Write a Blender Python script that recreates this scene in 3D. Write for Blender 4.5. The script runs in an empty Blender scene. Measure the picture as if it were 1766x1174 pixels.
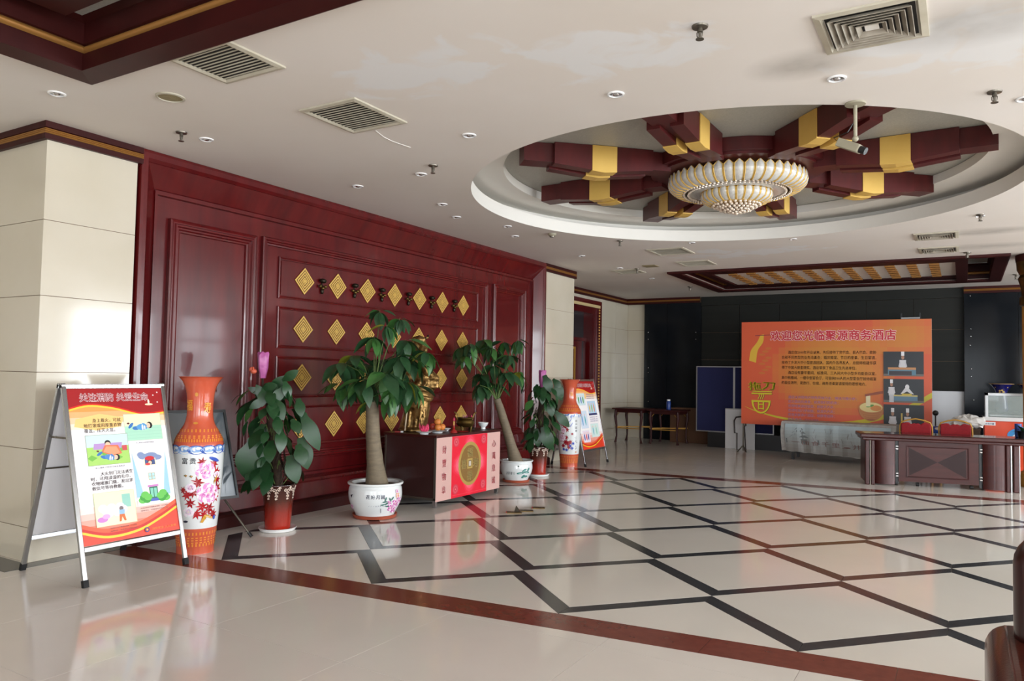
import bpy, bmesh, math, random
from math import sin, cos, pi, radians, hypot, atan2, sqrt
from mathutils import Vector, Matrix
random.seed(7)
SC = bpy.context.scene
COL = SC.collection
# ------------------------------------------------------------------ camera
CF, CYAW, CPITCH, CROLL = 1304.28, .5383, .04433, .01828
CAM = Vector((0, 0, 1.55))
FW = Vector((-sin(CYAW)*cos(CPITCH), cos(CYAW)*cos(CPITCH), sin(CPITCH)))
_r0 = Vector((cos(CYAW), sin(CYAW), 0)); _u0 = _r0.cross(FW)
RT = cos(CROLL)*_r0+sin(CROLL)*_u0; UP = -sin(CROLL)*_r0+cos(CROLL)*_u0
cd = bpy.data.cameras.new('camera'); cam = bpy.data.objects.new('camera', cd); COL.objects.link(cam)
cd.sensor_width = 36; cd.lens = 36*CF/1766; cd.clip_start = .02; cd.clip_end = 300
m = Matrix((RT, UP, -FW)).transposed().to_4x4(); m.translation = CAM; cam.matrix_world = m
SC.camera = cam
# ------------------------------------------------------------------ light
SC.view_settings.view_transform = 'Standard'; SC.view_settings.look = 'None'
SC.view_settings.gamma = 1; SC.view_settings.use_curve_mapping = False
SC.view_settings.exposure = -0.02
w = bpy.data.worlds.new('sky'); SC.world = w; w.use_nodes = True
bg = w.node_tree.nodes['Background']; bg.inputs[0].default_value = (.86, .93, 1, 1); bg.inputs[1].default_value = 2.2
SC.cycles.max_bounces = 10; SC.cycles.diffuse_bounces = 6; SC.cycles.glossy_bounces = 4
SC.cycles.sample_clamp_indirect = 8; SC.cycles.caustics_reflective = False; SC.cycles.caustics_refractive = False
def area(loc, rot, sx, sy, power, col=(.9, .95, 1)):
    l = bpy.data.lights.new('daylight', 'AREA'); l.shape = 'RECTANGLE'; l.size = sx; l.size_y = sy
    l.energy = power; l.color = col
    o = bpy.data.objects.new('daylight', l); o.location = loc; o.rotation_euler = rot; COL.objects.link(o); return o
WIN = [(-3.4, -1.0, .5), (.2, 2.8, .58), (4.2, 6.8, .68), (8.0, 10.4, .75), (11.6, 14.3, .8), (15.2, 17.0, .22)]   # right wall windows: y0, y1, strength
WPOW = 620
for y0, y1, s in WIN:
    area((8.75, (y0+y1)/2, 1.9), (0, radians(90), 0), 2.6, y1-y0, WPOW*s)
FPOW = 420
for x0, x1, s in [(-6.6, -3.2, .03), (-2.2, 1.2, .2), (2.2, 5.6, 1.1)]:      # front glazing behind the camera
    area(((x0+x1)/2, -5.15, 1.6), (radians(90), 0, 0), x1-x0, 2.8, FPOW*s)
# ------------------------------------------------------------------ materials
def lin(c): return tuple(((v/255)/12.92 if v/255 <= .04045 else ((v/255+.055)/1.055)**2.4) for v in c)
MATS = {}
def mat(name, rgb, rough=.5, metal=0, coat=0, noise=None, bump=0, bscale=60, spec=.5, alpha=1, trans=0, emit=None, stretch=(1, 1, 1), ior=1.45, sheen=0):
    """rgb 0-255 sRGB; noise=(scale, second rgb, contrast)"""
    m = bpy.data.materials.new(name); m.use_nodes = True; nt = m.node_tree; b = nt.nodes['Principled BSDF']
    c = (*lin(rgb), 1); b.inputs['Base Color'].default_value = c
    b.inputs['Roughness'].default_value = rough; b.inputs['Metallic'].default_value = metal
    b.inputs['Coat Weight'].default_value = coat; b.inputs['Coat Roughness'].default_value = .06
    b.inputs['Specular IOR Level'].default_value = spec; b.inputs['Transmission Weight'].default_value = trans; b.inputs['IOR'].default_value = ior
    if emit: b.inputs['Emission Color'].default_value = (*lin(emit[0]), 1); b.inputs['Emission Strength'].default_value = emit[1]
    if alpha < 1: b.inputs['Alpha'].default_value = alpha
    if noise or bump:
        tc = nt.nodes.new('ShaderNodeTexCoord'); mp = nt.nodes.new('ShaderNodeMapping'); mp.inputs['Scale'].default_value = stretch
        nt.links.new(tc.outputs['Object'], mp.inputs[0])
    if noise:
        n = nt.nodes.new('ShaderNodeTexNoise'); n.inputs['Scale'].default_value = noise[0]; n.inputs['Detail'].default_value = 6
        r = nt.nodes.new('ShaderNodeValToRGB'); k = noise[2] if len(noise) > 2 else .25
        r.color_ramp.elements[0].position = .5-k; r.color_ramp.elements[1].position = .5+k
        r.color_ramp.elements[0].color = c; r.color_ramp.elements[1].color = (*lin(noise[1]), 1)
        nt.links.new(mp.outputs[0], n.inputs['Vector']); nt.links.new(n.outputs[0], r.inputs[0]); nt.links.new(r.outputs[0], b.inputs['Base Color'])
    if bump:
        n2 = nt.nodes.new('ShaderNodeTexNoise'); n2.inputs['Scale'].default_value = bscale; bp = nt.nodes.new('ShaderNodeBump'); bp.inputs['Strength'].default_value = bump; bp.inputs['Distance'].default_value = .01
        nt.links.new(mp.outputs[0], n2.inputs['Vector']); nt.links.new(n2.outputs[0], bp.inputs['Height']); nt.links.new(bp.outputs[0], b.inputs['Normal'])
    MATS[name] = m; return m
M = MATS
mat('wood', (98, 19, 20), .26, coat=.35, noise=(2.2, (68, 10, 14), .3), stretch=(1, 3, .5))
mat('wood_beam', (84, 26, 26), .38, noise=(3, (66, 20, 20), .3), stretch=(4, 4, 1))
mat('wood_crown', (62, 20, 18), .45, spec=.2, noise=(3, (46, 15, 14), .3))
mat('wood_desk', (70, 26, 22), .36, coat=.1, spec=.35, noise=(2.5, (52, 18, 17), .3), stretch=(1, 1, 7))
mat('wood_desk_dark', (38, 16, 16), .42, spec=.3)
mat('wood_furn', (66, 20, 18), .45, spec=.3, noise=(3, (40, 12, 12), .3))
mat('gold', (216, 178, 94), .45, .1, noise=(5, (206, 166, 82), .3))
mat('groove', (92, 50, 30), .6)
mat('gold_stripe', (160, 112, 56), .45, .3)
mat('gold_flat', (186, 140, 60), .5, .3)
mat('gold_leaf', (176, 140, 84), .36, .75, noise=(16, (84, 60, 30), .2), bump=.5, bscale=38)
mat('bronze', (116, 92, 44), .35, .8, noise=(12, (70, 54, 30), .3), bump=.15)
mat('dark_bronze', (48, 40, 30), .4, .7)
mat('stone', (205, 197, 180), .13, coat=.2, noise=(1.6, (195, 186, 166), .3))
mat('stone_joint', (128, 104, 84), .8)
mat('tile', (222, 218, 210), .085, noise=(1.1, (213, 209, 200), .3))
mat('tile_outer', (224, 219, 212), .09, noise=(1.3, (214, 209, 201), .3))
mat('tile_black', (38, 39, 43), .16, noise=(9, (66, 70, 74), .22), stretch=(1, 4, 1))
mat('tile_red', (124, 66, 54), .16, noise=(14, (104, 52, 44), .3))
mat('grout', (120, 110, 98), .6)
mat('plaster', (214, 209, 200), .85)
mat('plaster_white', (222, 219, 212), .8)
mat('silver_paper', (176, 175, 166), .5, 0, noise=(70, (156, 155, 146), .3), bump=.2, bscale=160)
mat('black_gloss', (20, 23, 27), .12, spec=.2, noise=(3, (28, 31, 35), .3))
mat('black_panel', (34, 35, 31), .55, spec=.3, noise=(1.2, (26, 27, 24), .3), stretch=(.6, 1, 9))
mat('black_stone', (30, 31, 33), .3)
mat('steel', (176, 178, 180), .22, .95)
mat('chrome', (210, 210, 212), .08, 1)
mat('alu', (168, 168, 168), .35, .8)
mat('rubber', (20, 20, 22), .7)
mat('white_board', (222, 223, 226), .4)
mat('white_gloss', (236, 236, 236), .12, coat=.4)
mat('porcelain', (226, 230, 230), .08, coat=.5)
mat('orange_glaze', (206, 96, 68), .14, coat=.4, noise=(6, (196, 84, 58), .3))
mat('terracotta', (160, 76, 52), .6)
mat('soil', (54, 38, 28), .95, bump=.6)
mat('leaf', (44, 80, 46), .36, noise=(9, (32, 62, 38), .3))
mat('leaf_light', (66, 110, 56), .38, noise=(9, (48, 92, 38), .3))
mat('leaf_yellow', (138, 142, 44), .4)
mat('leaf_ivy', (34, 74, 38), .34, noise=(6, (24, 56, 30), .3))
mat('stem', (84, 104, 52), .6)
mat('dry_stem', (64, 46, 32), .85, noise=(30, (40, 28, 20), .3), bump=.6)
mat('bark', (132, 118, 96), .7, noise=(9, (102, 92, 76), .3), stretch=(1, 1, 5), bump=.25)
mat('pink_wrap', (188, 108, 164), .35, noise=(9, (158, 66, 132), .3), bump=.4, bscale=25)
mat('orange_rose', (196, 92, 66), .5, bump=.4)
mat('red_fabric', (150, 24, 34), .8, noise=(40, (128, 18, 28), .3), bump=.2)
mat('leather', (80, 28, 16), .3, coat=.25, noise=(5, (58, 20, 12), .3), bump=.1, bscale=90)
mat('leather_dark', (44, 15, 12), .3, coat=.25)
mat('blue_felt', (38, 42, 86), .9, noise=(60, (32, 36, 76), .3))
mat('blue_glaze', (26, 26, 92), .12, coat=.5)
mat('blue_plastic', (34, 66, 140), .3)
mat('cardboard', (96, 66, 46), .85)
mat('brown_box', (64, 44, 30), .7)
mat('plastic_bag', (206, 204, 200), .35, bump=.6, bscale=12)
mat('black_plastic', (22, 22, 24), .35)
mat('screen', (74, 82, 88), .12, coat=.4)
mat('dark_slot', (26, 22, 20), .8)  # near-black: shade inside the ceiling vents, also the drink in the cup
mat('vent_metal', (190, 184, 168), .5, noise=(6, (168, 160, 140), .3))
mat('vent_dusty', (168, 160, 146), .6, noise=(7, (120, 112, 98), .25))
mat('speaker_mesh', (142, 130, 98), .7, bump=.4, bscale=300)
mat('dull_metal', (110, 104, 94), .35, .8)
mat('cctv', (150, 144, 124), .5)
mat('altar_side', (62, 34, 32), .25, coat=.3, noise=(1.5, (48, 28, 26), .3))
mat('fruit_orange', (206, 126, 58), .45, bump=.1)
mat('fruit_red', (150, 52, 40), .4)
mat('dragon', (206, 58, 98), .45)
mat('glass', (225, 240, 236), .02, alpha=.22, spec=.8)
mat('petal_glass', (204, 202, 196), .2, coat=.4, noise=(40, (180, 176, 168), .3), bump=.15, bscale=80)
mat('crystal', (214, 196, 176), .06, coat=.6, spec=.9, metal=.25)
mat('freezer_orange', (222, 82, 52), .35)
mat('red_lacquer', (150, 34, 30), .4)
mat('rail_metal', (66, 60, 60), .4, .5)
mat('lattice_light', (224, 222, 214), .5)
mat('dark_gloss', (34, 30, 34), .15, coat=.3)
mat('bead_cream', (206, 186, 136), .5)
mat('incense', (196, 176, 146), .7)
# ink: flat print on real surfaces, colour per face
mi = bpy.data.materials.new('ink'); mi.use_nodes = True; nt = mi.node_tree; b = nt.nodes['Principled BSDF']; b.inputs['Roughness'].default_value = .35
at = nt.nodes.new('ShaderNodeAttribute'); at.attribute_name = 'Col'; nt.links.new(at.outputs['Color'], b.inputs['Base Color']); M['ink'] = mi
mi2 = mi.copy(); mi2.name = 'ink_glaze'; mi2.node_tree.nodes['Principled BSDF'].inputs['Roughness'].default_value = .12; M['ink_glaze'] = mi2
def grad_mat(name, stops, axis='Z', lo=0, hi=1, rough=.35, coat=0, noise=0):
    m = bpy.data.materials.new(name); m.use_nodes = True; nt = m.node_tree; b = nt.nodes['Principled BSDF']; b.inputs['Roughness'].default_value = rough; b.inputs['Coat Weight'].default_value = coat
    tc = nt.nodes.new('ShaderNodeTexCoord'); sp = nt.nodes.new('ShaderNodeSeparateXYZ'); mr = nt.nodes.new('ShaderNodeMapRange'); r = nt.nodes.new('ShaderNodeValToRGB')
    mr.inputs[1].default_value = lo; mr.inputs[2].default_value = hi
    nt.links.new(tc.outputs['Object'], sp.inputs[0]); nt.links.new(sp.outputs[axis], mr.inputs[0])
    out = mr.outputs[0]
    if noise:
        n = nt.nodes.new('ShaderNodeTexNoise'); n.inputs['Scale'].default_value = 12; a = nt.nodes.new('ShaderNodeMath'); a.operation = 'MULTIPLY_ADD'; a.inputs[1].default_value = noise; nt.links.new(n.outputs[0], a.inputs[0]); nt.links.new(out, a.inputs[2]); out = a.outputs[0]
    nt.links.new(out, r.inputs[0]); nt.links.new(r.outputs[0], b.inputs['Base Color'])
    cr = r.color_ramp
    while len(cr.elements) < len(stops): cr.elements.new(.5)
    for e, (p, c) in zip(cr.elements, stops): e.position = p; e.color = (*lin(c), 1)
    M[name] = m; return m
grad_mat('pot_glaze', [(0, (176, 40, 22)), (.45, (140, 34, 22)), (.75, (74, 34, 24)), (1, (60, 30, 24))], 'Z', 0, .43, .12, .6, .12)
def ceiling_material():
    m = M['plaster']; nt = m.node_tree; b = nt.nodes['Principled BSDF']
    tc = nt.nodes.new('ShaderNodeTexCoord')
    def N(t, **k):
        n = nt.nodes.new(t)
        for a, v in k.items(): setattr(n, a, v)
        return n
    def L(a, c): nt.links.new(a, c)
    n1 = N('ShaderNodeTexNoise'); n1.inputs['Scale'].default_value = 2.4; n1.inputs['Detail'].default_value = 4; n1.inputs['Distortion'].default_value = .7
    L(tc.outputs['Object'], n1.inputs['Vector'])
    def blob(cx, cy, rx, ry):
        mp = N('ShaderNodeMapping'); mp.vector_type = 'POINT'; mp.inputs['Location'].default_value = (-cx/rx, -cy/ry, 0); mp.inputs['Scale'].default_value = (1/rx, 1/ry, 0)
        L(tc.outputs['Object'], mp.inputs[0]); v = N('ShaderNodeVectorMath', operation='LENGTH'); L(mp.outputs[0], v.inputs[0])
        r = N('ShaderNodeMapRange'); r.inputs[1].default_value = .3; r.inputs[2].default_value = 1.15; r.inputs[3].default_value = .22; r.inputs[4].default_value = -.35
        L(v.outputs['Value'], r.inputs[0]); return r.outputs[0]
    o = None
    for bl in [(-3.0, 3.9, 1.0, .75), (-1.7, 4.1, 1.1, .8), (-.1, 5.0, 1.0, .9), (-3.0, 11.9, 2.2, .8)]:
        x = blob(*bl)
        if o is None: o = x
        else: mx = N('ShaderNodeMath', operation='MAXIMUM'); L(o, mx.inputs[0]); L(x, mx.inputs[1]); o = mx.outputs[0]
    ad = N('ShaderNodeMath', operation='ADD'); L(n1.outputs[0], ad.inputs[0]); L(o, ad.inputs[1])
    st = N('ShaderNodeMapRange'); st.inputs[1].default_value = .58; st.inputs[2].default_value = .68; L(ad.outputs[0], st.inputs[0])
    n2 = N('ShaderNodeTexNoise'); n2.inputs['Scale'].default_value = .5; n2.inputs['Detail'].default_value = 4; L(tc.outputs['Object'], n2.inputs['Vector'])
    r2 = N('ShaderNodeValToRGB'); r2.color_ramp.elements[0].position = .3; r2.color_ramp.elements[1].position = .7
    r2.color_ramp.elements[0].color = (*lin((214, 206, 197)), 1); r2.color_ramp.elements[1].color = (*lin((222, 216, 210)), 1); L(n2.outputs[0], r2.inputs[0])
    mx = N('ShaderNodeMix', data_type='RGBA'); L(st.outputs[0], mx.inputs[0]); L(r2.outputs[0], mx.inputs[6]); mx.inputs[7].default_value = (*lin((220, 219, 218)), 1)
    o = None
    for bl in [(.1, 4.75, .55, .35), (-.85, 4.9, .35, .25), (.15, 11.5, .9, .3), (.15, 12.75, .9, .3)]:
        x = blob(*bl)
        if o is None: o = x
        else: m_ = N('ShaderNodeMath', operation='MAXIMUM'); L(o, m_.inputs[0]); L(x, m_.inputs[1]); o = m_.outputs[0]
    sm = N('ShaderNodeMapRange'); sm.inputs[1].default_value = -.3; sm.inputs[2].default_value = .22; sm.inputs[4].default_value = .75; L(o, sm.inputs[0])
    n3 = N('ShaderNodeTexNoise'); n3.inputs['Scale'].default_value = 3; n3.inputs['Detail'].default_value = 4; L(tc.outputs['Object'], n3.inputs['Vector'])
    ml = N('ShaderNodeMath', operation='MULTIPLY'); L(sm.outputs[0], ml.inputs[0]); L(n3.outputs[0], ml.inputs[1])
    mx2 = N('ShaderNodeMix', data_type='RGBA'); L(ml.outputs[0], mx2.inputs[0]); L(mx.outputs[2], mx2.inputs[6]); mx2.inputs[7].default_value = (*lin((120, 114, 104)), 1)
    L(mx2.outputs[2], b.inputs['Base Color'])
ceiling_material()
# ------------------------------------------------------------------ mesh helpers
class MB:
    def __init__(s): s.v = []; s.f = []
    def add(s, vs, fs):
        n = len(s.v); s.v += [tuple(p) for p in vs]; s.f += [tuple(i+n for i in f) for f in fs]; return s
    def box(s, x0, y0, z0, x1, y1, z1):
        return s.add([(x0, y0, z0), (x1, y0, z0), (x1, y1, z0), (x0, y1, z0), (x0, y0, z1), (x1, y0, z1), (x1, y1, z1), (x0, y1, z1)],
                     [(0, 3, 2, 1), (4, 5, 6, 7), (0, 1, 5, 4), (1, 2, 6, 5), (2, 3, 7, 6), (3, 0, 4, 7)])
    def beam(s, p, q, w, h, up=(0, 0, 1)):
        p = Vector(p); q = Vector(q); d = (q-p).normalized(); u = Vector(up); a = d.cross(u)
        if a.length < 1e-4: a = d.cross(Vector((0, 1, 0)))
        a.normalize(); c = a.cross(d)
        vs = [e+a*i*w/2+c*j*h/2 for e in (p, q) for i, j in ((-1, -1), (1, -1), (1, 1), (-1, 1))]
        return s.add(vs, [(0, 3, 2, 1), (4, 5, 6, 7), (0, 1, 5, 4), (1, 2, 6, 5), (2, 3, 7, 6), (3, 0, 4, 7)])
    def prism(s, poly, z0, z1, fn=None):
        fn = fn or (lambda x, y, z: (x, y, z)); n = len(poly)
        return s.add([fn(x, y, z0) for x, y in poly]+[fn(x, y, z1) for x, y in poly], [tuple(range(n-1, -1, -1)), tuple(range(n, 2*n))]+[(i, (i+1) % n, n+(i+1) % n, n+i) for i in range(n)])
    def lathe(s, prof, n=32, c=(0, 0, 0), cap=True, a0=0, sx=1, sy=1):
        vs = []; k = len(prof)
        for r, z in prof:
            for i in range(n): t = a0+2*pi*i/n; vs.append((c[0]+r*sx*cos(t), c[1]+r*sy*sin(t), c[2]+z))
        fs = [(j*n+i, j*n+(i+1) % n, (j+1)*n+(i+1) % n, (j+1)*n+i) for j in range(k-1) for i in range(n)]
        if cap:
            if prof[0][0] > 1e-5: fs.append(tuple(range(n-1, -1, -1)))
            if prof[-1][0] > 1e-5: fs.append(tuple((k-1)*n+i for i in range(n)))
        return s.add(vs, fs)
    def tube(s, pts, rad, n=8, cap=True):
        pts = [Vector(p) for p in pts]
        if not hasattr(rad, '__len__'): rad = [rad]*len(pts)
        vs = []; prev = None
        for i, p in enumerate(pts):
            d = (pts[min(i+1, len(pts)-1)]-pts[max(i-1, 0)]).normalized()
            a = prev - d*prev.dot(d) if prev else d.cross(Vector((0, 0, 1)) if abs(d.z) < .9 else Vector((1, 0, 0)))
            if a.length < 1e-4: a = d.orthogonal()
            a.normalize(); prev = a; c = d.cross(a)
            for k in range(n): t = 2*pi*k/n; vs.append(p+(a*cos(t)+c*sin(t))*rad[i])
        fs = [(j*n+i, j*n+(i+1) % n, (j+1)*n+(i+1) % n, (j+1)*n+i) for j in range(len(pts)-1) for i in range(n)]
        if cap: fs += [tuple(range(n-1, -1, -1)), tuple((len(pts)-1)*n+i for i in range(n))]
        return s.add(vs, fs)
    def ball(s, c, r, n=12, m=8, rot=None):
        if not hasattr(r, '__len__'): r = (r, r, r)
        vs = []; c = Vector(c)
        for j in range(m+1):
            p = pi*j/m
            for i in range(n):
                t = 2*pi*i/n; q = Vector((r[0]*sin(p)*cos(t), r[1]*sin(p)*sin(t), r[2]*cos(p)))
                if rot: q = rot @ q
                vs.append(c+q)
        return s.add(vs, [(j*n+i, (j+1)*n+i, (j+1)*n+(i+1) % n, j*n+(i+1) % n) for j in range(m) for i in range(n)])
    def sweep(s, loops, closed=True):
        n = len(loops[0]); vs = [p for l in loops for p in l]; rng = n if closed else n-1
        return s.add(vs, [(j*n+i, j*n+(i+1) % n, (j+1)*n+(i+1) % n, (j+1)*n+i) for j in range(len(loops)-1) for i in range(rng)])
    def frame(s, fn, u0, v0, u1, v1, prof):
        """mitred picture-frame moulding: prof = (inset, height) pairs"""
        return s.sweep([[fn(u0+o, v0+o, h), fn(u1-o, v0+o, h), fn(u1-o, v1-o, h), fn(u0+o, v1-o, h)] for o, h in prof])
    def build(s, name, mt, parent=None, smooth=False, bevel=0, kind=None, fix=True):
        me = bpy.data.meshes.new(name); me.from_pydata(s.v, [], s.f)
        if fix:
            bm = bmesh.new(); bm.from_mesh(me); bmesh.ops.remove_doubles(bm, verts=bm.verts, dist=1e-6); bmesh.ops.recalc_face_normals(bm, faces=bm.faces); bm.to_mesh(me); bm.free()
        if smooth:
            me.polygons.foreach_set('use_smooth', [True]*len(me.polygons))
            try: me.set_sharp_from_angle(angle=radians(40))
            except Exception: pass
        me.materials.append(M[mt] if isinstance(mt, str) else mt)
        o = bpy.data.objects.new(name, me); COL.objects.link(o); o.parent = parent
        if bevel:
            b = o.modifiers.new('bevel', 'BEVEL'); b.width = bevel; b.segments = 2; b.limit_method = 'ANGLE'
        if kind: o['kind'] = kind
        return o
def thing(name, label, cat, loc=(0, 0, 0), rz=0, group=None):
    o = bpy.data.objects.new(name, None); COL.objects.link(o); o.location = loc; o.rotation_euler = (0, 0, rz)
    o['label'] = label; o['category'] = cat; o.empty_display_size = .1
    if group: o['group'] = group
    return o
def tag(o, label, cat, group=None):
    o['label'] = label; o['category'] = cat
    if group: o['group'] = group
    return o
def struct(o, label=None):
    o['kind'] = 'structure'
    if label: o['label'] = label
    return o
def shell(name, label):
    o = bpy.data.objects.new(name, None); COL.objects.link(o); return struct(o, label)
def inst(o, name, loc, rot=None, scale=None, parent=None, mt=None):
    c = bpy.data.objects.new(name, o.data); COL.objects.link(c); c.parent = parent; c.location = loc
    if rot is not None: c.rotation_euler = rot
    if scale is not None: c.scale = scale if hasattr(scale, '__len__') else (scale,)*3
    return c
def dup(root, loc, rz=None, label=None, group=None):
    r = root.copy(); COL.objects.link(r); r.location = loc
    if rz is not None: r.rotation_euler = (0, 0, rz)
    if label: r['label'] = label
    if group: r['group'] = group
    for ch in list(root.children):
        c = ch.copy(); COL.objects.link(c); c.parent = r
        for g in ch.children:
            d = g.copy(); COL.objects.link(d); d.parent = c
    return r
def ray(px, py): return FW+RT*((px-883)/CF)-UP*((py-587)/CF)
def onz(px, py, z): d = ray(px, py); return CAM+d*((z-CAM.z)/d.z)
def onx(px, py, x): d = ray(px, py); return CAM+d*(x/d.x)
def ony(px, py, y): d = ray(px, py); return CAM+d*(y/d.y)
HF = Vector((-sin(CYAW), cos(CYAW), 0))
def camp(px, py, pos, off=0):
    """point seen at px,py on the upright plane through pos facing the viewpoint, moved back by off"""
    d = ray(px, py); return CAM+d*(((Vector((pos[0], pos[1], 0))-CAM).dot(HF)+off)/d.dot(HF))
# ---- text and flat print
_tc = {}
def text2d(s, bold=0.0, res=2):
    k = (s, bold)
    if k in _tc: return _tc[k]
    c = bpy.data.curves.new('t', 'FONT'); c.body = s; c.resolution_u = res; c.offset = bold; c.align_x = 'LEFT'
    o = bpy.data.objects.new('t', c); COL.objects.link(o); bpy.context.view_layer.update()
    me = bpy.data.meshes.new_from_object(o.evaluated_get(bpy.context.evaluated_depsgraph_get()))
    vs = [(v.co.x, v.co.y) for v in me.vertices]; fs = [tuple(p.vertices) for p in me.polygons]
    bpy.data.objects.remove(o); bpy.data.meshes.remove(me); bpy.data.curves.remove(c)
    xs = [v[0] for v in vs] or [0, 1]; ys = [v[1] for v in vs] or [0, 1]
    _tc[k] = (vs, fs, (min(xs), max(xs), min(ys), max(ys))); return _tc[k]
class Print:
    def __init__(s, fn, step=.0004, base=.0008): s.fn = fn; s.v = []; s.f = []; s.c = []; s.l = 0; s.step = step; s.base = base
    def poly(s, pts, col, lift=True):
        if lift: s.l += 1
        h = s.base+s.l*s.step; n = len(s.v); s.v += [s.fn(u, v, h) for u, v in pts]; s.f.append(tuple(range(n, n+len(pts)))); s.c.append((*lin(col), 1)); return s
    def rect(s, u0, v0, u1, v1, col, lift=True): return s.poly([(u0, v0), (u1, v0), (u1, v1), (u0, v1)], col, lift)
    def ell(s, u, v, a, b, col, n=16, rot=0, lift=True):
        return s.poly([(u+a*cos(t)*cos(rot)-b*sin(t)*sin(rot), v+a*cos(t)*sin(rot)+b*sin(t)*cos(rot)) for t in [2*pi*i/n for i in range(n)]], col, lift)
    def band(s, top, bot, col):
        s.l += 1
        for i in range(len(top)-1): s.poly([bot[i], bot[i+1], top[i+1], top[i]], col, False)
        return s
    def gband(s, pts_t, pts_b, c0, c1, n=8):
        s.l += 1
        for k in range(n):
            a, b_ = k/n, (k+1)/n; c = tuple(c0[i]+(c1[i]-c0[i])*(k+.5)/n for i in range(3))
            for i in range(len(pts_t)-1):
                q = [(pts_t[j][0]+(pts_b[j][0]-pts_t[j][0])*t, pts_t[j][1]+(pts_b[j][1]-pts_t[j][1])*t) for j, t in ((i, b_), (i+1, b_), (i+1, a), (i, a))]
                s.poly(q, c, False)
    def text(s, t, u, v, size, col, bold=0, width=None, rot=0, center=False, res=2, skew=0):
        if bold > .005:
            sc = (width/(text2d(t, 0, res)[2][1]-text2d(t, 0, res)[2][0])) if width else size; d = sc*min(bold, .022)
            for e in (-d, d): s.text(t, u+e, v, size, col, 0, width, rot, center, res, skew)
            s.l -= 1; s.text(t, u, v+size*min(bold, .02), size, col, 0, width, rot, center, res, skew); return s
        vs, fs, bb = text2d(t, bold, res); b0 = text2d(t, 0, res)[2]; sc = size; sx = sc
        if width: sx = width/(b0[1]-b0[0])
        s.l += 1; h = s.base+s.l*s.step; n = len(s.v); ox = (b0[0]+b0[1])/2 if center else b0[0]; oy = (b0[2]+b0[3])/2 if center else 0
        cr, sr = cos(rot), sin(rot)
        for x, y in vs:
            a, b_ = (x-ox)*sx+skew*(y-oy)*sc, (y-oy)*sc; s.v.append(s.fn(u+a*cr-b_*sr, v+a*sr+b_*cr, h))
        s.f += [tuple(i+n for i in f) for f in fs]; s.c += [(*lin(col), 1)]*len(fs); return s
    def build(s, name, parent, mt='ink'):
        me = bpy.data.meshes.new(name); me.from_pydata(s.v, [], s.f); at = me.color_attributes.new('Col', 'FLOAT_COLOR', 'CORNER')
        i = 0; d = []
        for p, c in zip(me.polygons, s.c): d += list(c)*len(p.vertices)
        at.data.foreach_set('color', d); me.materials.append(M[mt]); o = bpy.data.objects.new(name, me); COL.objects.link(o); o.parent = parent
        if name in ('painted_decor',): o['kind'] = 'stuff'
        return o
H = 3.51
# ================================================================== FLOOR
floor = shell('floor', 'polished cream stone floor with black diamond grid and red border')
MB().box(-9, -5.2, -.12, 9, 18.6, -.004).build('screed', 'grout', floor)
GX, GY, DX, DY, GS = -.094, 5.589, .727, 1.787, .079
def node(i, j): return (GX+i*DX, GY+j*DY+GS*i)
def clip(poly, a, b, c):      # keep a*x+b*y<=c
    out = []
    for k in range(len(poly)):
        p, q = poly[k], poly[(k+1) % len(poly)]; dp, dq = a*p[0]+b*p[1]-c, a*q[0]+b*q[1]-c
        if dp <= 0: out.append(p)
        if dp*dq < 0: t = dp/(dp-dq); out.append((p[0]+(q[0]-p[0])*t, p[1]+(q[1]-p[1])*t))
    return out
def area2(p): return abs(sum(p[i][0]*p[(i+1) % len(p)][1]-p[(i+1) % len(p)][0]*p[i][1] for i in range(len(p))))/2
def inset(p, d):
    cx = sum(q[0] for q in p)/len(p); cy = sum(q[1] for q in p)/len(p); out = []
    n = len(p); sg = 1 if sum(p[i][0]*p[(i+1) % n][1]-p[(i+1) % n][0]*p[i][1] for i in range(n)) > 0 else -1
    for k in range(n):
        a, b_, c = Vector(p[k-1]), Vector(p[k]), Vector(p[(k+1) % n]); e1 = (b_-a); e2 = (c-b_)
        if e1.length < 1e-6 or e2.length < 1e-6: out.append(tuple(b_)); continue
        e1.normalize(); e2.normalize(); n1 = Vector((-e1.y, e1.x))*sg; n2 = Vector((-e2.y, e2.x))*sg; bi = n1+n2
        if bi.length < .2: out.append(tuple(b_)); continue
        bi.normalize(); out.append(tuple(b_+bi*min(d/max(bi.dot(n1), .3), d*3)))
    return out
sl = GS/DX
YN0, YF0 = GY-GS*0-.5*DY, GY+3.5*DY      # sheared limits at x=GX
XL, XR = GX-8*DX, GX+2*DX
def ylim(x, y0): return y0+(x-GX)*sl
def inner(poly):
    poly = clip(poly, -1, 0, -XL); poly = clip(poly, 1, 0, XR) if poly else poly
    poly = clip(poly, sl, -1, -(YN0-GX*sl)) if poly else poly
    return clip(poly, -sl, 1, YF0-GX*sl) if poly else poly
def tile(poly, name, mt):
    if len(poly) < 3 or area2(poly) < .004: return
    q = inset(poly, .0013); MB().prism(q, -.012, 0).build(name, mt, floor)
T = .165
for i in range(-9, 4):
    for jj in range(-3, 10):
        j = jj/2
        if (i % 2 == 0) != (float(j).is_integer()): continue
        x, y = node(i, j); xl, yl = node(i-1, j+.5); xr, yr = node(i+1, j+.5); _, yt = node(i, j+1)
        tile(inner([(x, y+T), (xr, yr), (x, yt-T), (xl, yl)]), 'tile', 'tile')
        tile(inner([(x, y), (x, y+T), (xl, yl), (xl, yl-T)]), 'strip_tile', 'tile_black')
        tile(inner([(x, y), (xr, yr-T), (xr, yr), (x, y+T)]), 'strip_tile', 'tile_black')
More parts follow.
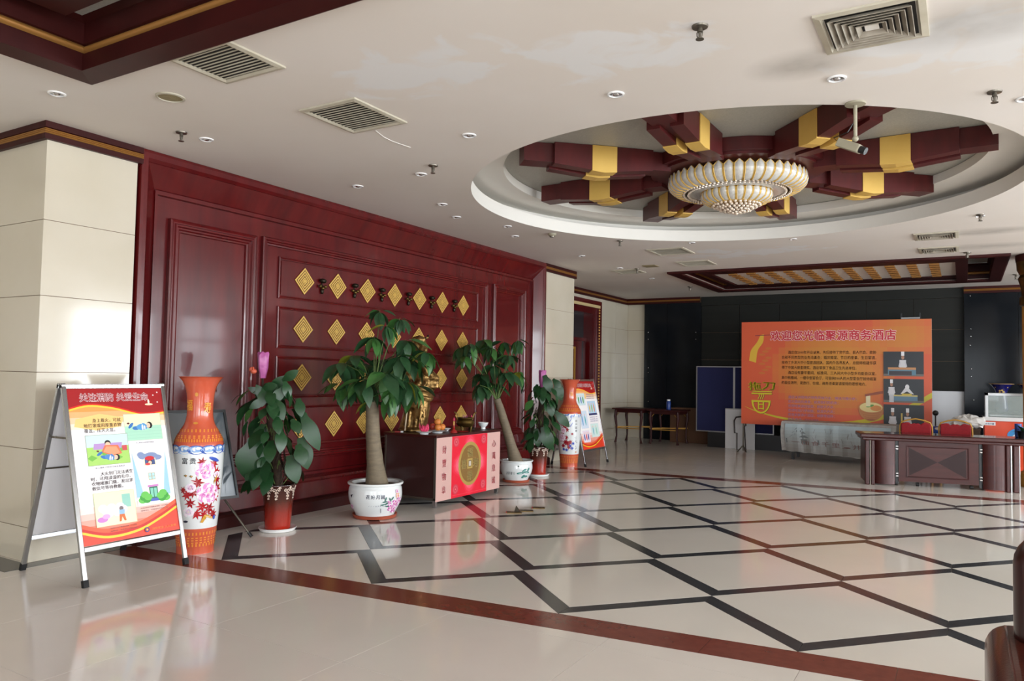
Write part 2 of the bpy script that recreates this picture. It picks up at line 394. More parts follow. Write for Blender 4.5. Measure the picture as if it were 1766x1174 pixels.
# red border
RBW = .29
def lerp(a, b, t): return a+(b-a)*t
for k in range(8):
    x0, x1 = lerp(XL-.3, XR+RBW, k/8), lerp(XL-.3, XR+RBW, (k+1)/8)
    for y0, d in ((YN0, -RBW), (YF0, RBW)):
        tile([(x0, ylim(x0, y0)), (x1, ylim(x1, y0)), (x1, ylim(x1, y0)+d), (x0, ylim(x0, y0)+d)], 'border_tile', 'tile_red')
for k in range(7):
    a, b_ = k/7, (k+1)/7
    y0, y1 = lerp(ylim(XR, YN0), ylim(XR, YF0), a), lerp(ylim(XR, YN0), ylim(XR, YF0), b_)
    tile([(XR, y0), (XR+RBW, y0+RBW*sl), (XR+RBW, y1+RBW*sl), (XR, y1)], 'border_tile', 'tile_red')
tile([(-6.35, ylim(-6.35, YN0)), (XL, ylim(XL, YN0)), (XL, ylim(XL, YF0)), (-6.35, ylim(-6.35, YF0))], 'edge_tile', 'tile_outer')
# outer tiles
for a in range(-7, 10):
    for c in range(-9, 16):
        x0, y0 = -2.86+a*1.05, 3.07+c*1.0; p = [(x0, y0), (x0+1.05, y0), (x0+1.05, y0+1), (x0, y0+1)]
        if x0 < -9 or x0 > 8.9 or y0 < -5.3 or y0 > 18.4: continue
        near = clip(p, -sl, 1, YN0-RBW-GX*sl); far = clip(p, sl, -1, -(YF0+RBW-GX*sl)); 
        for q in (near, far):
            if q and len(q) > 2: tile(q, 'tile', 'tile_outer')
        if x0 > 0:
            q = clip(clip(p, sl, -1, -(YN0-RBW-GX*sl)) or [], -1, 0, -(XR+RBW)) if clip(p, sl, -1, -(YN0-RBW-GX*sl)) else []
            q = clip(q, -sl, 1, YF0+RBW-GX*sl) if q else q
            if q and len(q) > 2: tile(q, 'tile', 'tile_outer')
# black border strip around the near pillar
bs = MB(); bs.box(-9, 2.99, 0, -6.17, 3.205, .002); bs.box(-6.30, 3.205, 0, -6.17, 3.95, .002); bs.build('border_strip', 'tile_black', floor)
# ================================================================== CEILING
CC = Vector((-2.17, 8.11)); CR = 2.763
ceil = MB()
def rect_xy(mb, x0, y0, x1, y1, z=H): mb.add([(x0, y0, z), (x1, y0, z), (x1, y1, z), (x0, y1, z)], [(0, 1, 2, 3)])
ys = [-5.2, -1.4, 2.74, 5.2, 11.05, 13.8, 16.72, 18.6]
for k in range(7):
    y0, y1 = ys[k], ys[k+1]
    if k == 1: hs = [(-9, -4.95), (-.6, 9)]
    elif k == 3: hs = [(-9, -5.1), (.75, 9)]
    elif k == 5: hs = [(-9, -4.5), (.46, 9)]
    else: hs = [(-9, 9)]
    for x0, x1 in hs: rect_xy(ceil, x0, y0, x1, y1)
NC = 128; circ = []; sq = []
for i in range(NC):
    t = 2*pi*i/NC; dx, dy = cos(t), sin(t); circ.append((CC.x+CR*dx, CC.y+CR*dy, H))
    ks = []
    if dx > 1e-9: ks.append((.75-CC.x)/dx)
    if dx < -1e-9: ks.append((-5.1-CC.x)/dx)
    if dy > 1e-9: ks.append((11.05-CC.y)/dy)
    if dy < -1e-9: ks.append((5.2-CC.y)/dy)
    k = min(ks); sq.append((CC.x+k*dx, CC.y+k*dy, H))
ceil.sweep([circ, sq])
for cx_, cy_ in ((.75, 11.05), (-5.1, 11.05), (-5.1, 5.2), (.75, 5.2)):
    a = atan2(cy_-CC.y, cx_-CC.x) % (2*pi); i = int(a/(2*pi)*NC); ceil.add([sq[i], (cx_, cy_, H), sq[(i+1) % NC]], [(0, 1, 2)])
co = struct(ceil.build('ceiling', 'plaster', fix=False), 'aged cream plaster ceiling with round recess and wood coffers')
rb = MB(); rb.box(-9, -5.2, 4.3, 9, 18.6, 4.4); rb.build('light_block_slab', 'plaster_white', co)  # unseen slab above the recesses, added to stop light leaking in
def ring(name, prof, mt, c=CC, n=NC, parent=co, smooth=True):
    mb = MB(); mb.sweep([[(c.x+r*cos(2*pi*i/n), c.y+r*sin(2*pi*i/n), z) for i in range(n)] for r, z in prof]); return mb.build(name, mt, parent, smooth=smooth, fix=False)
ring('recess_lip', [(CR, H), (CR, H+.155), (CR+.05, H+.165), (CR+.05, H+.02)], 'plaster_white')
ring('recess_cove', [(CR+.05, H+.02), (CR+.22, H+.02), (CR+.24, 3.765), (CR-.02, 3.765), (2.42, 3.765)], 'plaster_white')
ring('recess_step', [(2.42, 3.765), (2.42, 3.86), (2.5, 3.87)], 'plaster_white')
mb = MB(); mb.lathe([(0.001, 0), (2.5, 0)], 96, (CC.x, CC.y, 3.865), cap=False); mb.build('recess_top', 'silver_paper', co, fix=False)
# ---- wooden rosette of the recess
WC = Vector((-2.07, 8.09))
ros = thing('ceiling_rosette', 'round mahogany ceiling rosette with eight radiating beams above the chandelier', 'ceiling decoration', (WC.x, WC.y, 3.862))
mb = MB(); mb.lathe([(.90, 0), (.90, -.125), (.84, -.125), (.84, -.15), (.001, -.15)], 64, cap=False); mb.build('disc', 'wood_beam', ros, smooth=True)
for k in range(8):
    rot = Matrix.Rotation(radians(45*k-2), 3, 'Z')
    def P3(x, y, z): return tuple(rot @ Vector((x, y, z)))
    def rbox(mb, x0, y0, x1, y1, z0a, z0b=None, zt=-.002):
        z0b = z0a if z0b is None else z0b
        mb.add([P3(x0, y0, z0a), P3(x1, y0, z0b), P3(x1, y1, z0b), P3(x0, y1, z0a), P3(x0, y0, zt), P3(x1, y0, zt), P3(x1, y1, zt), P3(x0, y1, zt)],
               [(0, 3, 2, 1), (4, 5, 6, 7), (0, 1, 5, 4), (1, 2, 6, 5), (2, 3, 7, 6), (3, 0, 4, 7)])
    core = MB(); rbox(core, .8, -.11, 2.36, .11, -.19); b1 = core.build('beam', 'wood_beam', ros)
    for s in (-1, 1):
        sb = MB(); y0, y1 = sorted((s*.045, s*.165)); rbox(sb, 1.02, y0, 1.54, y1, -.215, -.265); rbox(sb, 1.54, y0, 2.06, y1, -.265, -.215); sb.build('side_rail', 'wood_beam', b1)
        gb = MB(); y0, y1 = sorted((s*.038, s*.172)); rbox(gb, 1.41, y0, 1.54, y1, -.262, -.274); rbox(gb, 1.54, y0, 1.67, y1, -.274, -.262); gb.build('gold_band', 'gold', b1)
# ---- chandelier
ch = thing('chandelier', 'two-tier round chandelier of white glass petals edged in gold with crystal beads', 'chandelier', (WC.x, WC.y, 3.71))
mb = MB(); mb.lathe([(.56, 0), (.57, -.03), (.5, -.16), (.4, -.19), (.22, -.16), (.1, -.12)], 48, cap=False); mb.lathe([(.30, -.14), (.33, -.2), (.26, -.31), (.12, -.33)], 48, cap=False); mb.build('gold_frame', 'gold', ch, smooth=True, fix=False)
def petal_mesh(w, pts, tipw=.9):
    """petal curved outward; pts (r,z) from tip to foot"""
    mb = MB(); rows = []
    n = len(pts)
    for k, (r, z) in enumerate(pts):
        t = k/(n-1); ww = w*(.12 if k == 0 else (.9 if t < .9 else .8))*(r/pts[0][0]); rows.append([(r+(.0 if abs(u) > .9 else .012), u*ww/2, z) for u in (-1, -.5, 0, .5, 1)])
    mb.sweep(rows, closed=False)
    rows2 = [[(x-.006, y, z) for x, y, z in rw] for rw in rows]; mb.sweep(rows2, closed=False); return mb
def rim_mesh(w, pts):
    mb = MB(); L_ = []; n = len(pts)
    for sgn in (-1, 1):
        line = []
        for k, (r, z) in enumerate(pts):
            t = k/(n-1); ww = w*(.12 if k == 0 else (.9 if t < .9 else .8))*(r/pts[0][0]); line.append((r+.004, sgn*ww/2, z))
        if sgn < 0: L_ = line[::-1]
        else: L_ += line
    mb.tube(L_, .0055, 4); return mb
def tier(nP, pts, w, zoff, tag_):
    p0 = petal_mesh(w, pts).build('petal', 'petal_glass', ch, smooth=True, fix=False); r0 = rim_mesh(w, pts).build('gold_rim', 'gold', p0)
    for k in range(1, nP):
        c = inst(p0, 'petal', (0, 0, 0), (0, 0, 2*pi*k/nP), None, ch); inst(r0, 'gold_rim', (0, 0, 0), None, None, c)
tier(44, [(.70, -.012), (.702, -.05), (.708, -.085), (.695, -.125), (.665, -.155), (.62, -.18), (.56, -.19)], .098, 0, 'outer')
tier(26, [(.355, -.165), (.356, -.20), (.36, -.23), (.345, -.265), (.31, -.29), (.26, -.31)], .084, 0, 'inner')
mb = MB()
for R_, z, n in [(.55, -.185, 80), (.50, -.19, 70), (.36, -.155, 54), (.40, -.165, 56)]:
    for i in range(n): t = 2*pi*i/n; mb.ball((R_*cos(t), R_*sin(t), z), .0145, 6, 4)
mb.build('bead_string', 'crystal', ch, smooth=True, kind='stuff')
mb = MB()
for R_, z, n in [(.24, -.315, 30), (.2, -.335, 26), (.165, -.352, 22), (.125, -.365, 16), (.08, -.378, 11), (.04, -.388, 6)]:
    for i in range(n): t = 2*pi*i/n+z*9; mb.ball((R_*cos(t), R_*sin(t), z+random.uniform(-.006, .006)), .02, 8, 5)
mb.ball((0, 0, -.40), .022)
mb.build('crystal_cluster', 'crystal', ch, smooth=True, kind='stuff')
mb = MB(); mb.lathe([(.5, -.175), (.42, -.2), (.34, -.175)], 44, cap=False); mb.build('glass_dish', 'petal_glass', ch, smooth=True, fix=False)
# ---- near coffer (top left) and rear coffer
def coffer(name, label, x0, y0, x1, y1, wdt, depth, topmat):
    t = shell(name, label)
    fx = lambda u, v, h: (u, v, H-h)
    mb = MB(); mb.frame(fx, x0, y0, x1, y1, [(0, 0), (0, .035), (.02, .045), (wdt, .03), (wdt, -.08)]); mb.build('frame', 'wood_crown', t)
    mb = MB(); mb.frame(fx, x0+wdt, y0+wdt, x1-wdt, y1-wdt, [(0, -.08), (-.03, -.085), (-.03, -.10)]); mb.build('frame_step', 'wood_crown', t)
    pr = []
    for k in range(7): a = pi*k/6; pr.append((-.03+.022*sin(a), -.10-.05*(k/6)))
    mb = MB(); mb.frame(fx, x0+wdt, y0+wdt, x1-wdt, y1-wdt, pr); mb.build('gold_moulding', 'gold_stripe', t, smooth=True)
    mb = MB(); mb.frame(fx, x0+wdt, y0+wdt, x1-wdt, y1-wdt, [(-.03, -.15), (-.01, -.155), (-.01, -depth+.03), (.03, -depth)]); mb.build('upper_board', 'wood_crown', t)
    mb = MB(); rect_xy(mb, x0+wdt-.05, y0+wdt-.05, x1-wdt+.05, y1-wdt+.05, H+depth+.002); mb.build('coffer_top', topmat, t)
    return t
cf = coffer('trim_1', 'dark red wood ceiling coffer with gold moulding, nearest the viewer', -5.11, -1.55, -.45, 2.89, .17, .32, 'silver_paper')
fx = lambda u, v, h: (u, v, H-h)
mb = MB(); mb.frame(fx, -4.75, -1.2, -.8, 2.5, [(0, -.26), (0, -.2), (.22, -.2), (.22, -.3), (0, -.3)]); mb.build('inner_frame', 'wood_crown', cf)
mb = MB(); mb.box(-4.53, -.98, H+.24, -1.02, 2.28, H+.26); mb.build('light_panel', 'red_lacquer', cf)
cf2 = coffer('trim_2', 'dark red wood ceiling coffer with gold slats near the back wall', -4.75, 13.56, .63, 16.98, .2, .3, 'silver_paper')
mb = MB()
IX0, IX1, IY0, IY1 = -4.12, -.1, 14.35, 16.25
mb.frame(fx, IX0-.17, IY0-.42, IX1+.17, IY1+.35, [(0, -.06), (0, -.01), (.15, -.01), (.15, -.06)]); mb.box(IX0-.12, IY0-.3, H+.012, IX1+.12, IY0, H+.06); mb.box(IX0-.12, IY1, H+.012, IX1+.12, IY1+.25, H+.06)
mb.build('inner_frame', 'wood_crown', cf2)
mb = MB(); mb.box(IX0, IY0, H+.03, IX1, IY1, H+.05); mb.build('light_panel', 'lattice_light', cf2)
mb = MB(); mb.box(-.1, 13.76, H-.03, .08, 16.78, H+.28); mb.build('cross_bar', 'wood_crown', cf2)
for k in range(11):
    x = IX0+.36+k*.335; g = None
    for q in range(7):
        mb = MB(); y = IY0+.13+q*.265; mb.box(x-.075, y-.06, H-.005, x+.075, y+.06, H+.028); s_ = mb.build('slat', 'gold_stripe', cf2)
# ================================================================== WALLS
mapX = lambda X: (lambda u, v, h: (X+h, u, v))
def slab_face(parent, mapf, u0, u1, zs, us, th=.012):
    for a in range(len(us)-1):
        for k in range(len(zs)-1):
            mb = MB(); g = .0025; mb.prism([(us[a]+g, zs[k]+g), (us[a+1]-g, zs[k]+g), (us[a+1]-g, zs[k+1]-g), (us[a]+g, zs[k+1]-g)], 0, th, mapf); mb.build('panel', 'stone', parent)
ZJ = [0, .27, .885, 1.497, 2.11, 2.72, 3.37]
def crown(name, pts, label, z0=3.37):
    """dark red board with gold reeded stripe along a floor-plan polyline (out side = right of travel)"""
    t = shell(name, label)
    def off(d):
        out = []
        for i, p in enumerate(pts):
            p = Vector(p); ns = []
            if i > 0: e = (p-Vector(pts[i-1])).normalized(); ns.append(Vector((e.y, -e.x)))
            if i < len(pts)-1: e = (Vector(pts[i+1])-p).normalized(); ns.append(Vector((e.y, -e.x)))
            n = ns[0] if len(ns) == 1 else (ns[0]+ns[1])/(1+ns[0].dot(ns[1])); out.append(p+n*d)
        return out
    def sw(prof): 
        mb = MB(); mb.sweep([[(q.x, q.y, z) for q in off(d)] for d, z in prof], closed=False); return mb
    a, b_ = z0, H
    sw([(0, b_), (.035, b_), (.035, b_-.05), (.02, b_-.055), (.02, a+.075)]).build('upper_board', 'wood_crown', t)
    sw([(.02, a+.088)]+[(.03+.012*abs(sin(pi*k/4)), a+.088-.042*k/12) for k in range(13)]+[(.02, a+.044)]).build('gold_stripe', 'gold_stripe', t)
    sw([(.02, a+.05), (.035, a+.044), (.035, a), (0, a)]).build('lower_board', 'wood_crown', t)
    return t
X1, Y1, Y2, Y3, Y4, X2, YB = -6.315, 3.228, 4.008, 11.673, 12.838, -7.39, 18.17
# near pillar
pl = shell('wall_left_pillar', 'near cream stone pillar with polished slabs')
MB().box(-9, Y1+.012, 0, X1-.012, Y2, H-.001).build('core', 'stone_joint', pl)
slab_face(pl, mapX(X1-.012), Y1, Y2, ZJ, [Y1-.002, Y2])
slab_face(pl, lambda u, v, h: (u, Y1+.012-h, v), 0, 0, ZJ, [-8.9, -7.6, X1])
crown('trim_3', [(-9, Y1), (X1, Y1), (X1, Y2+.03)], 'dark red crown board with gold stripe on the near pillar', 3.365)
# far pillar
pf = shell('wall_left_far_pillar', 'far cream stone pillar between wood wall and doorway')
MB().box(-7.6, Y3+.012, 0, X1-.012, Y4-.012, H-.001).build('core', 'stone_joint', pf)
slab_face(pf, mapX(X1-.012), Y3, Y4, ZJ, [Y3, Y4])
slab_face(pf, lambda u, v, h: (u, Y3+.012-h, v), 0, 0, ZJ, [-6.6, X1])
slab_face(pf, lambda u, v, h: (u, Y4-.012+h, v), 0, 0, ZJ, [X2, X1])
crown('trim_4', [(-6.35, Y3), (X1, Y3), (X1, Y4), (X2, Y4)], 'dark red crown board with gold stripe on the far pillar')
# rear left wall with doorway
DY0, DY1 = 14.2, 16.42
wr = shell('wall_left_rear', 'cream stone wall with a dark red doorway beyond the far pillar')
MB().box(-7.9, Y4-.1, 0, X2-.012, DY0, H-.001).box(-7.9, DY1, 0, X2-.012, 18.4, H-.001).box(-7.9, DY0, 3.29, X2-.012, DY1, H-.001).build('core', 'stone_joint', wr)
slab_face(wr, mapX(X2-.012), 0, 0, ZJ, [DY1, 17.38, YB]); slab_face(wr, mapX(X2-.012), 0, 0, ZJ, [Y4, DY0]); slab_face(wr, mapX(X2-.012), 0, 0, [3.29, 3.37], [DY0, DY1])
dr = shell('door_1', 'dark red doorway with gold beaded edge')
mX = mapX(X2)
def ujamb(prof, y0, y1, z1, name, mt, par):
    mb = MB(); mb.sweep([[mX(y0+o, 0, h), mX(y0+o, z1-o, h), mX(y1-o, z1-o, h), mX(y1-o, 0, h)] for o, h in prof], closed=False); return mb.build(name, mt, par)
ujamb([(0, 0), (0, .05), (.1, .05), (.1, .02)], DY0, DY1, 3.29, 'door_frame', 'wood', dr)
ujamb([(.1, .02), (.1, .045), (.17, .045), (.17, .0)], DY0, DY1, 3.29, 'bead_strip', 'wood', dr)
MB().box(X2+.046, DY0+.12, 3.125, X2+.062, DY1-.11, 3.19).build('cream_strip', 'bead_cream', dr)
mb = MB()
for k in range(46): z = .05+k*.067; mb.box(X2+.045, DY1-.155, z, X2+.06, DY1-.115, z+.035)

mb.build('beads', 'gold', dr, kind='stuff')
ujamb([(.17, .0), (.22, -.02), (.3, -.02), (.3, -.3)], DY0, DY1, 3.29, 'inner_jamb', 'wood', dr)
MB().box(X2-.32, DY0, 0, X2-.28, DY1, 3.29).build('dark_backing', 'dark_gloss', dr)  # dark glossy sheet closing the back of the doorway
MB().box(X2-.28, DY0+.3, 2.35, X2-.2, DY1-.3, 2.42).build('transom', 'wood', dr)
mb = MB(); mb.box(X2-.27, 14.6, 0, X2-.22, 15.9, 2.34); lf = mb.build('door_leaf', 'wood', dr)
mb = MB(); mb.frame(mapX(X2-.22), 14.75, .25, 15.55, 2.2, [(0, 0), (0, .02), (.05, .02), (.05, 0)]); mb.build('gold_frame', 'gold_flat', lf)
crown('trim_5', [(X2, Y4), (X2, YB-.12), (-5.47, YB-.12)], 'dark red crown board with gold stripe running into the rear corner')
# back wall
bw = shell('wall_back', 'back wall: stone strip, polished black granite and matt black slabs')
MB().box(-9, YB+.012, 0, 9, 18.5, H-.001).build('core', 'stone_joint', bw)
slab_face(bw, lambda u, v, h: (u, YB+.012-h, v), 0, 0, ZJ, [X2, -6.9])
mb = MB()
for k, (a, b_) in enumerate([(-6.9, -6.3), (-6.3, -5.47)]):
    mb2 = MB(); mb2.box(a+.002, YB-.12, 0, b_-.002, YB, 3.37); mb2.build('granite_panel', 'black_gloss', bw)
for k, (a, b_) in enumerate([(.02, .95), (.95, 2.2), (2.2, 3.6), (3.6, 5), (5, 6.5), (6.5, 8.9)]):
    mb2 = MB(); mb2.box(a+.002, YB-.12, 0, b_-.002, YB, 3.37); mb2.build('granite_panel', 'black_gloss', bw)
mb = MB()
for px, py in [(1118, 573), (1118, 585), (1200, 573), (1200, 585), (1118, 634), (1118, 642), (1118, 692)]+[(1673, 510), (1674, 567), (1674, 580), (1673, 595), (1675, 636), (1675, 649), (1679, 690)]:
    q = ony(px, py, YB-.13); mb.ball(q, .014, 8, 5)
mb.build('panel_bolts', 'chrome', bw, smooth=True, kind='stuff')
for r in range(5):
    for c in range(6):
        x0 = -5.47+c*.915; z0 = 0+r*.66; mb2 = MB(); g = .004; mb2.box(x0+g, YB-.02, z0+g, x0+.915-g, YB+.02, min(z0+.66, 3.3)-g)
        mb2.build('slab_panel', 'black_panel', bw)
MB().box(-5.47, YB-.05, 3.3, .02, YB+.02, H-.002).build('header', 'black_panel', bw)
crown('trim_6', [(.02, YB-.12), (8.9, YB-.12)], 'dark red crown board with gold stripe over the right granite panels')
MB().box(-1.2, YB-.06, 0, .015, YB-.03, 1.36).build('white_panel', 'white_board', bw)
# right wall with windows, front wall
rw = shell('wall_right', 'window wall letting in the daylight')
mb = MB(); ylast = -5.2
for y0, y1, s in WIN:
    mb.box(8.5, ylast, 0, 8.7, y0, H-.001); mb.box(8.5, y0, 0, 8.7, y1, .55); mb.box(8.5, y0, 3.25, 8.7, y1, H-.001); ylast = y1
mb.box(8.5, ylast, 0, 8.7, 18.5, H-.001); mb.build('wall_surface', 'plaster_white', rw)
for n_, (y0, y1, s) in enumerate(WIN):
    fr = shell('window_%d' % (n_+1), 'window in the right wall'); mb = MB(); mb.frame(lambda u, v, h: (8.5+h, u, v), y0, .55, y1, 3.25, [(0, -.02), (.06, -.02), (.06, .06), (0, .06)])
    mb.box(8.5, (y0+y1)/2-.03, .6, 8.55, (y0+y1)/2+.03, 3.2).box(8.5, y0, 2.4, 8.55, y1, 2.5); mb.build('window_frame', 'alu', fr)
fwl = shell('wall_front', 'entrance wall behind the viewer')
mb = MB(); xl = -9
for x0, x1 in [(-6.6, -3.2), (-2.2, 1.2), (2.2, 5.6)]:
    mb.box(xl, -5.1, 0, x0, -4.95, H-.001); mb.box(x0, -5.1, 3.05, x1, -4.95, H-.001); xl = x1
mb.box(xl, -5.1, 0, 9, -4.95, H-.001); mb.build('wall_surface', 'plaster_white', fwl)
mb = MB()
for x0, x1 in [(-6.6, -3.2), (-2.2, 1.2), (2.2, 5.6)]:
    for k in range(4): x = lerp(x0, x1, k/3); mb.box(x-.03, -5.05, 0, x+.03, -4.98, 3.05)
mb.build('mullions', 'alu', fwl)
wl0 = shell('wall_left_front', 'side wall left of the near pillar'); MB().box(-9, -5.2, 0, -8.9, Y1, H-.001).build('wall_surface', 'stone', wl0)
# ---- panelled wood wall
XB = -6.45
ww = shell('wall_left', 'mahogany panelled wall with gold diamond plaques')
MB().box(XB-.2, Y2, 0, XB, Y3, H-.001).build('backing', 'wood', ww)
def upath(prof, y0, y1, z1, name, mt='wood', top=1.35):
    mb = MB(); mb.sweep([[(XB+h, y0+o, 0), (XB+h, y0+o, z1-o*top), (XB+h, y1-o, z1-o*top), (XB+h, y1-o, 0)] for o, h in prof], closed=False); return mb.build(name, mt, ww)
upath([(0, 0), (0, .165), (.02, .175), (.055, .175), (.075, .15)], Y2+.02, Y3-.005, H-.002, 'outer_moulding')
upath([(.075, .15), (.078, .142), (.225, .02)], Y2+.02, Y3-.005, H-.002, 'splay_board')
upath([(.225, .02), (.225, .035), (.25, .035), (.255, 0)], Y2+.02, Y3-.005, H-.002, 'inner_moulding', top=1.4)
mo = [(0, 0), (0, .045), (.015, .055), (.03, .045), (.04, .045), (.05, .06), (.065, .06), (.075, .04), (.09, .04), (.1, .025), (.115, .02), (.12, .005)]
def moulding(y0, z0, y1, z1, prof, name='panel_moulding'):
    mb = MB(); mb.frame(mapX(XB), y0, z0, y1, z1, prof); return mb.build(name, 'wood', ww)
moulding(4.417, .55, 5.43, 2.96, mo); moulding(10.14, .55, 11.165, 2.985, mo)
moulding(5.52, .56, 9.993, 2.975, [(0, 0), (0, .04), (.012, .048), (.03, .048), (.04, .036), (.055, .036), (.065, .022), (.08, .02), (.085, 0)])
for k in range(4):
    zt = 2.795-k*.5465
    moulding(5.765, zt-.46, 9.735, zt, [(0, 0), (0, .02), (.012, .024), (.022, .014), (.03, .012), (.034, 0)], 'row_moulding')
    MB().box(XB, 5.81, zt-.415, XB+.008, 9.69, zt-.045).build('row_panel', 'wood', ww)
gp = MB(); mapd = lambda u, v, h: (h, u, v)
gp.prism([(-.147, 0), (0, -.152), (.147, 0), (0, .152)], 0, .006, mapd)
for a, b_ in ((1, .85), (.75, .62), (.52, .40), (.30, .19)):
    gp.add([mapd(u*a, v*a, .006) for u, v in ((-.147, 0), (0, -.152), (.147, 0), (0, .152))]+[mapd(u*a, v*a, .013) for u, v in ((-.147, 0), (0, -.152), (.147, 0), (0, .152))]+[mapd(u*b_, v*b_, .013) for u, v in ((-.147, 0), (0, -.152), (.147, 0), (0, .152))]+[mapd(u*b_, v*b_, .006) for u, v in ((-.147, 0), (0, -.152), (.147, 0), (0, .152))],
           [(i, (i+1) % 4, 4+(i+1) % 4, 4+i) for i in range(4)]+[(4+i, 4+(i+1) % 4, 8+(i+1) % 4, 8+i) for i in range(4)]+[(8+i, 8+(i+1) % 4, 12+(i+1) % 4, 12+i) for i in range(4)])
gp.prism([(-.022, 0), (0, -.022), (.022, 0), (0, .022)], .006, .013, mapd)
g0 = gp.build('gold_plaque', 'gold', ww, fix=False); g0.data.materials.append(M['groove'])
for p_ in g0.data.polygons:
    if p_.index < 6: p_.material_index = 1
for r in range(4):
    for c in range(7):
        p = (XB+.008, 6.145+.5307*c, 2.562-.5465*r)
        if r == 0 and c == 0: g0.location = p
        else: inst(g0, 'gold_plaque', p, None, None, ww)
mb = MB()   # stepped base
mb.sweep([[(XB+h, y, z) for y in (Y2+.22, Y3-.3)] for h, z in [(0, .40), (.03, .395), (.03, .365), (.18, .35), (.2, .33), (.19, .31), (.19, .12)]], closed=False); mb.build('base_board', 'wood', ww)
mb = MB(); mb.sweep([[(XB+h, y, z) for y in (Y2+.02, Y3-.02)] for h, z in [(.19, .14), (.28, .13), (.3, .11), (.3, .001), (0, .001)]], closed=False)
mb.add([(XB, Y2+.02, .001), (XB+.3, Y2+.02, .001), (XB+.3, Y2+.02, .11), (XB, Y2+.02, .14)], [(0, 1, 2, 3)]); mb.add([(XB, Y3-.02, .001), (XB+.3, Y3-.02, .001), (XB+.3, Y3-.02, .11), (XB, Y3-.02, .14)], [(0, 1, 2, 3)]); mb.build('plinth', 'wood_crown', ww)
mb = MB(); mb.box(XB, 5.5, .46, XB+.02, 10, .54); mb.build('lower_rail', 'wood', ww)
# wall ornaments between the top plaques
w0 = thing('wall_ornament', 'bronze wall ornament with dome and three bulbs', 'wall ornament', (XB+.008, 6.413, 2.54), 0, 'bronze ornaments in the top row of plaques')
mb = MB(); mb.ball((.03, 0, .055), (.035, .05, .028), 12, 6); mb.build('dome', 'dark_bronze', w0, smooth=True)
mb = MB(); mb.ball((.02, 0, -.065), (.02, .022, .035), 10, 6); mb.tube([(0, 0, .05), (.02, 0, 0), (.02, 0, -.05)], .006, 6); mb.build('stem', 'dark_bronze', w0, smooth=True)
for y, z in ((-.04, -.01), (.04, -.01), (0, -.03)):
    mb = MB(); mb.ball((.03, y, z), .02, 10, 6); mb.build('bulb', 'bronze', w0, smooth=True)
for k, y in enumerate([6.962, 7.47, 8.015, 8.533, 9.084]):
    dup(w0, (XB+.008, y, 2.545), None)
for k, o in enumerate([o for o in COL.objects if o.name.startswith('wall_ornament')]):
    o['label'] = 'small bronze ornament between %s and %s gold plaque of the top row' % (['first', 'second', 'third', 'fourth', 'fifth', 'sixth'][k], ['second', 'third', 'fourth', 'fifth', 'sixth', 'last'][k])
# ================================================================== CEILING FITTINGS
def vent(label, cx_, cy_, sx, sy, along='y', n=11, grp='slatted air grilles in the ceiling'):
    t = thing('air_vent', label, 'air vent', (cx_, cy_, H), 0, grp)
    mb = MB(); mb.frame(lambda u, v, h: (u, v, -h), -sx/2, -sy/2, sx/2, sy/2, [(0, 0), (0, .012), (.03, .018), (.05, .01), (.05, .002)]); mb.build('frame', 'vent_metal', t)
    MB().box(-sx/2+.04, -sy/2+.04, -.004, sx/2-.04, sy/2-.04, -.001).build('duct_shade_sheet', 'dark_slot', t)  # flat dark sheet, its colour stands for the shade behind the slats
    a = sy if along == 'x' else sx
    for k in range(n):
        p = -a/2+.05+(a-.1)*(k+.5)/n; mb = MB()
        if along == 'x': mb.box(-sx/2+.05, p-.004, -.010, sx/2-.05, p+.004, -.005)
        else: mb.box(p-.004, -sy/2+.05, -.010, p+.004, sy/2-.05, -.005)
        mb.build('slat', 'vent_metal', t)
    return t
vent('slatted ceiling grille tucked against the near wood coffer', -4.035, 3.13, .57, .47, 'x')
vent('slatted ceiling grille second from the near coffer, with a crack beside it', -4.01, 4.285, .56, .6, 'x', 13)
vent('far slatted ceiling grille just behind the round recess', -3.905, 11.325, .58, .6, 'x')
vent('far slatted ceiling grille beside the rear coffer corner', -3.92, 12.68, .56, .55, 'x')
vent('far slatted ceiling grille nearest the rear doorway', -5.365, 13.2, .5, .5, 'x')
o = thing('speaker_grille', 'small square ceiling hatch with pale cover near the rear doorway', 'ceiling hatch', (-4.75, 12.7, H)); MB().box(-.12, -.12, -.01, .12, .12, 0).build('cover', 'speaker_mesh', o)
def diffuser(label, cx_, cy_, s, dirty):
    t = thing('air_diffuser', label, 'air diffuser', (cx_, cy_, H), 0, 'square ceiling diffusers'); mt = 'vent_dusty'
    mb = MB(); mb.frame(lambda u, v, h: (u, v, -h), -s/2, -s/2, s/2, s/2, [(0, 0), (0, .012), (.035, .018), (.045, .004), (.06, -.03)]); mb.build('frame', 'vent_metal', t)
    MB().box(-s/2+.05, -s/2+.05, -.002, s/2-.05, s/2-.05, .001).build('duct_shade_sheet', 'dark_slot', t)  # dark sheet painted as the shade between the vanes
    for k in range(5):
        a = s/2-.065-k*(s/2-.1)/5.3; mb = MB(); mb.frame(lambda u, v, h: (u, v, -h), -a, -a, a, a, [(0, .026), (.003, .028), (.026, .004), (.022, .003), (0, .026)]); mb.build('vane', mt, t)
    MB().box(-.035, -.035, -.012, .035, .035, -.008).build('centre_plate', 'plaster_white', t); return t
diffuser('large dusty square ceiling diffuser in front of the round recess', -.42, 4.52, .54, 1)
diffuser('far square diffuser just beyond the round recess', -.3, 11.55, .52, 0)
diffuser('far square diffuser close to the rear wood coffer', -.3, 12.8, .52, 0)
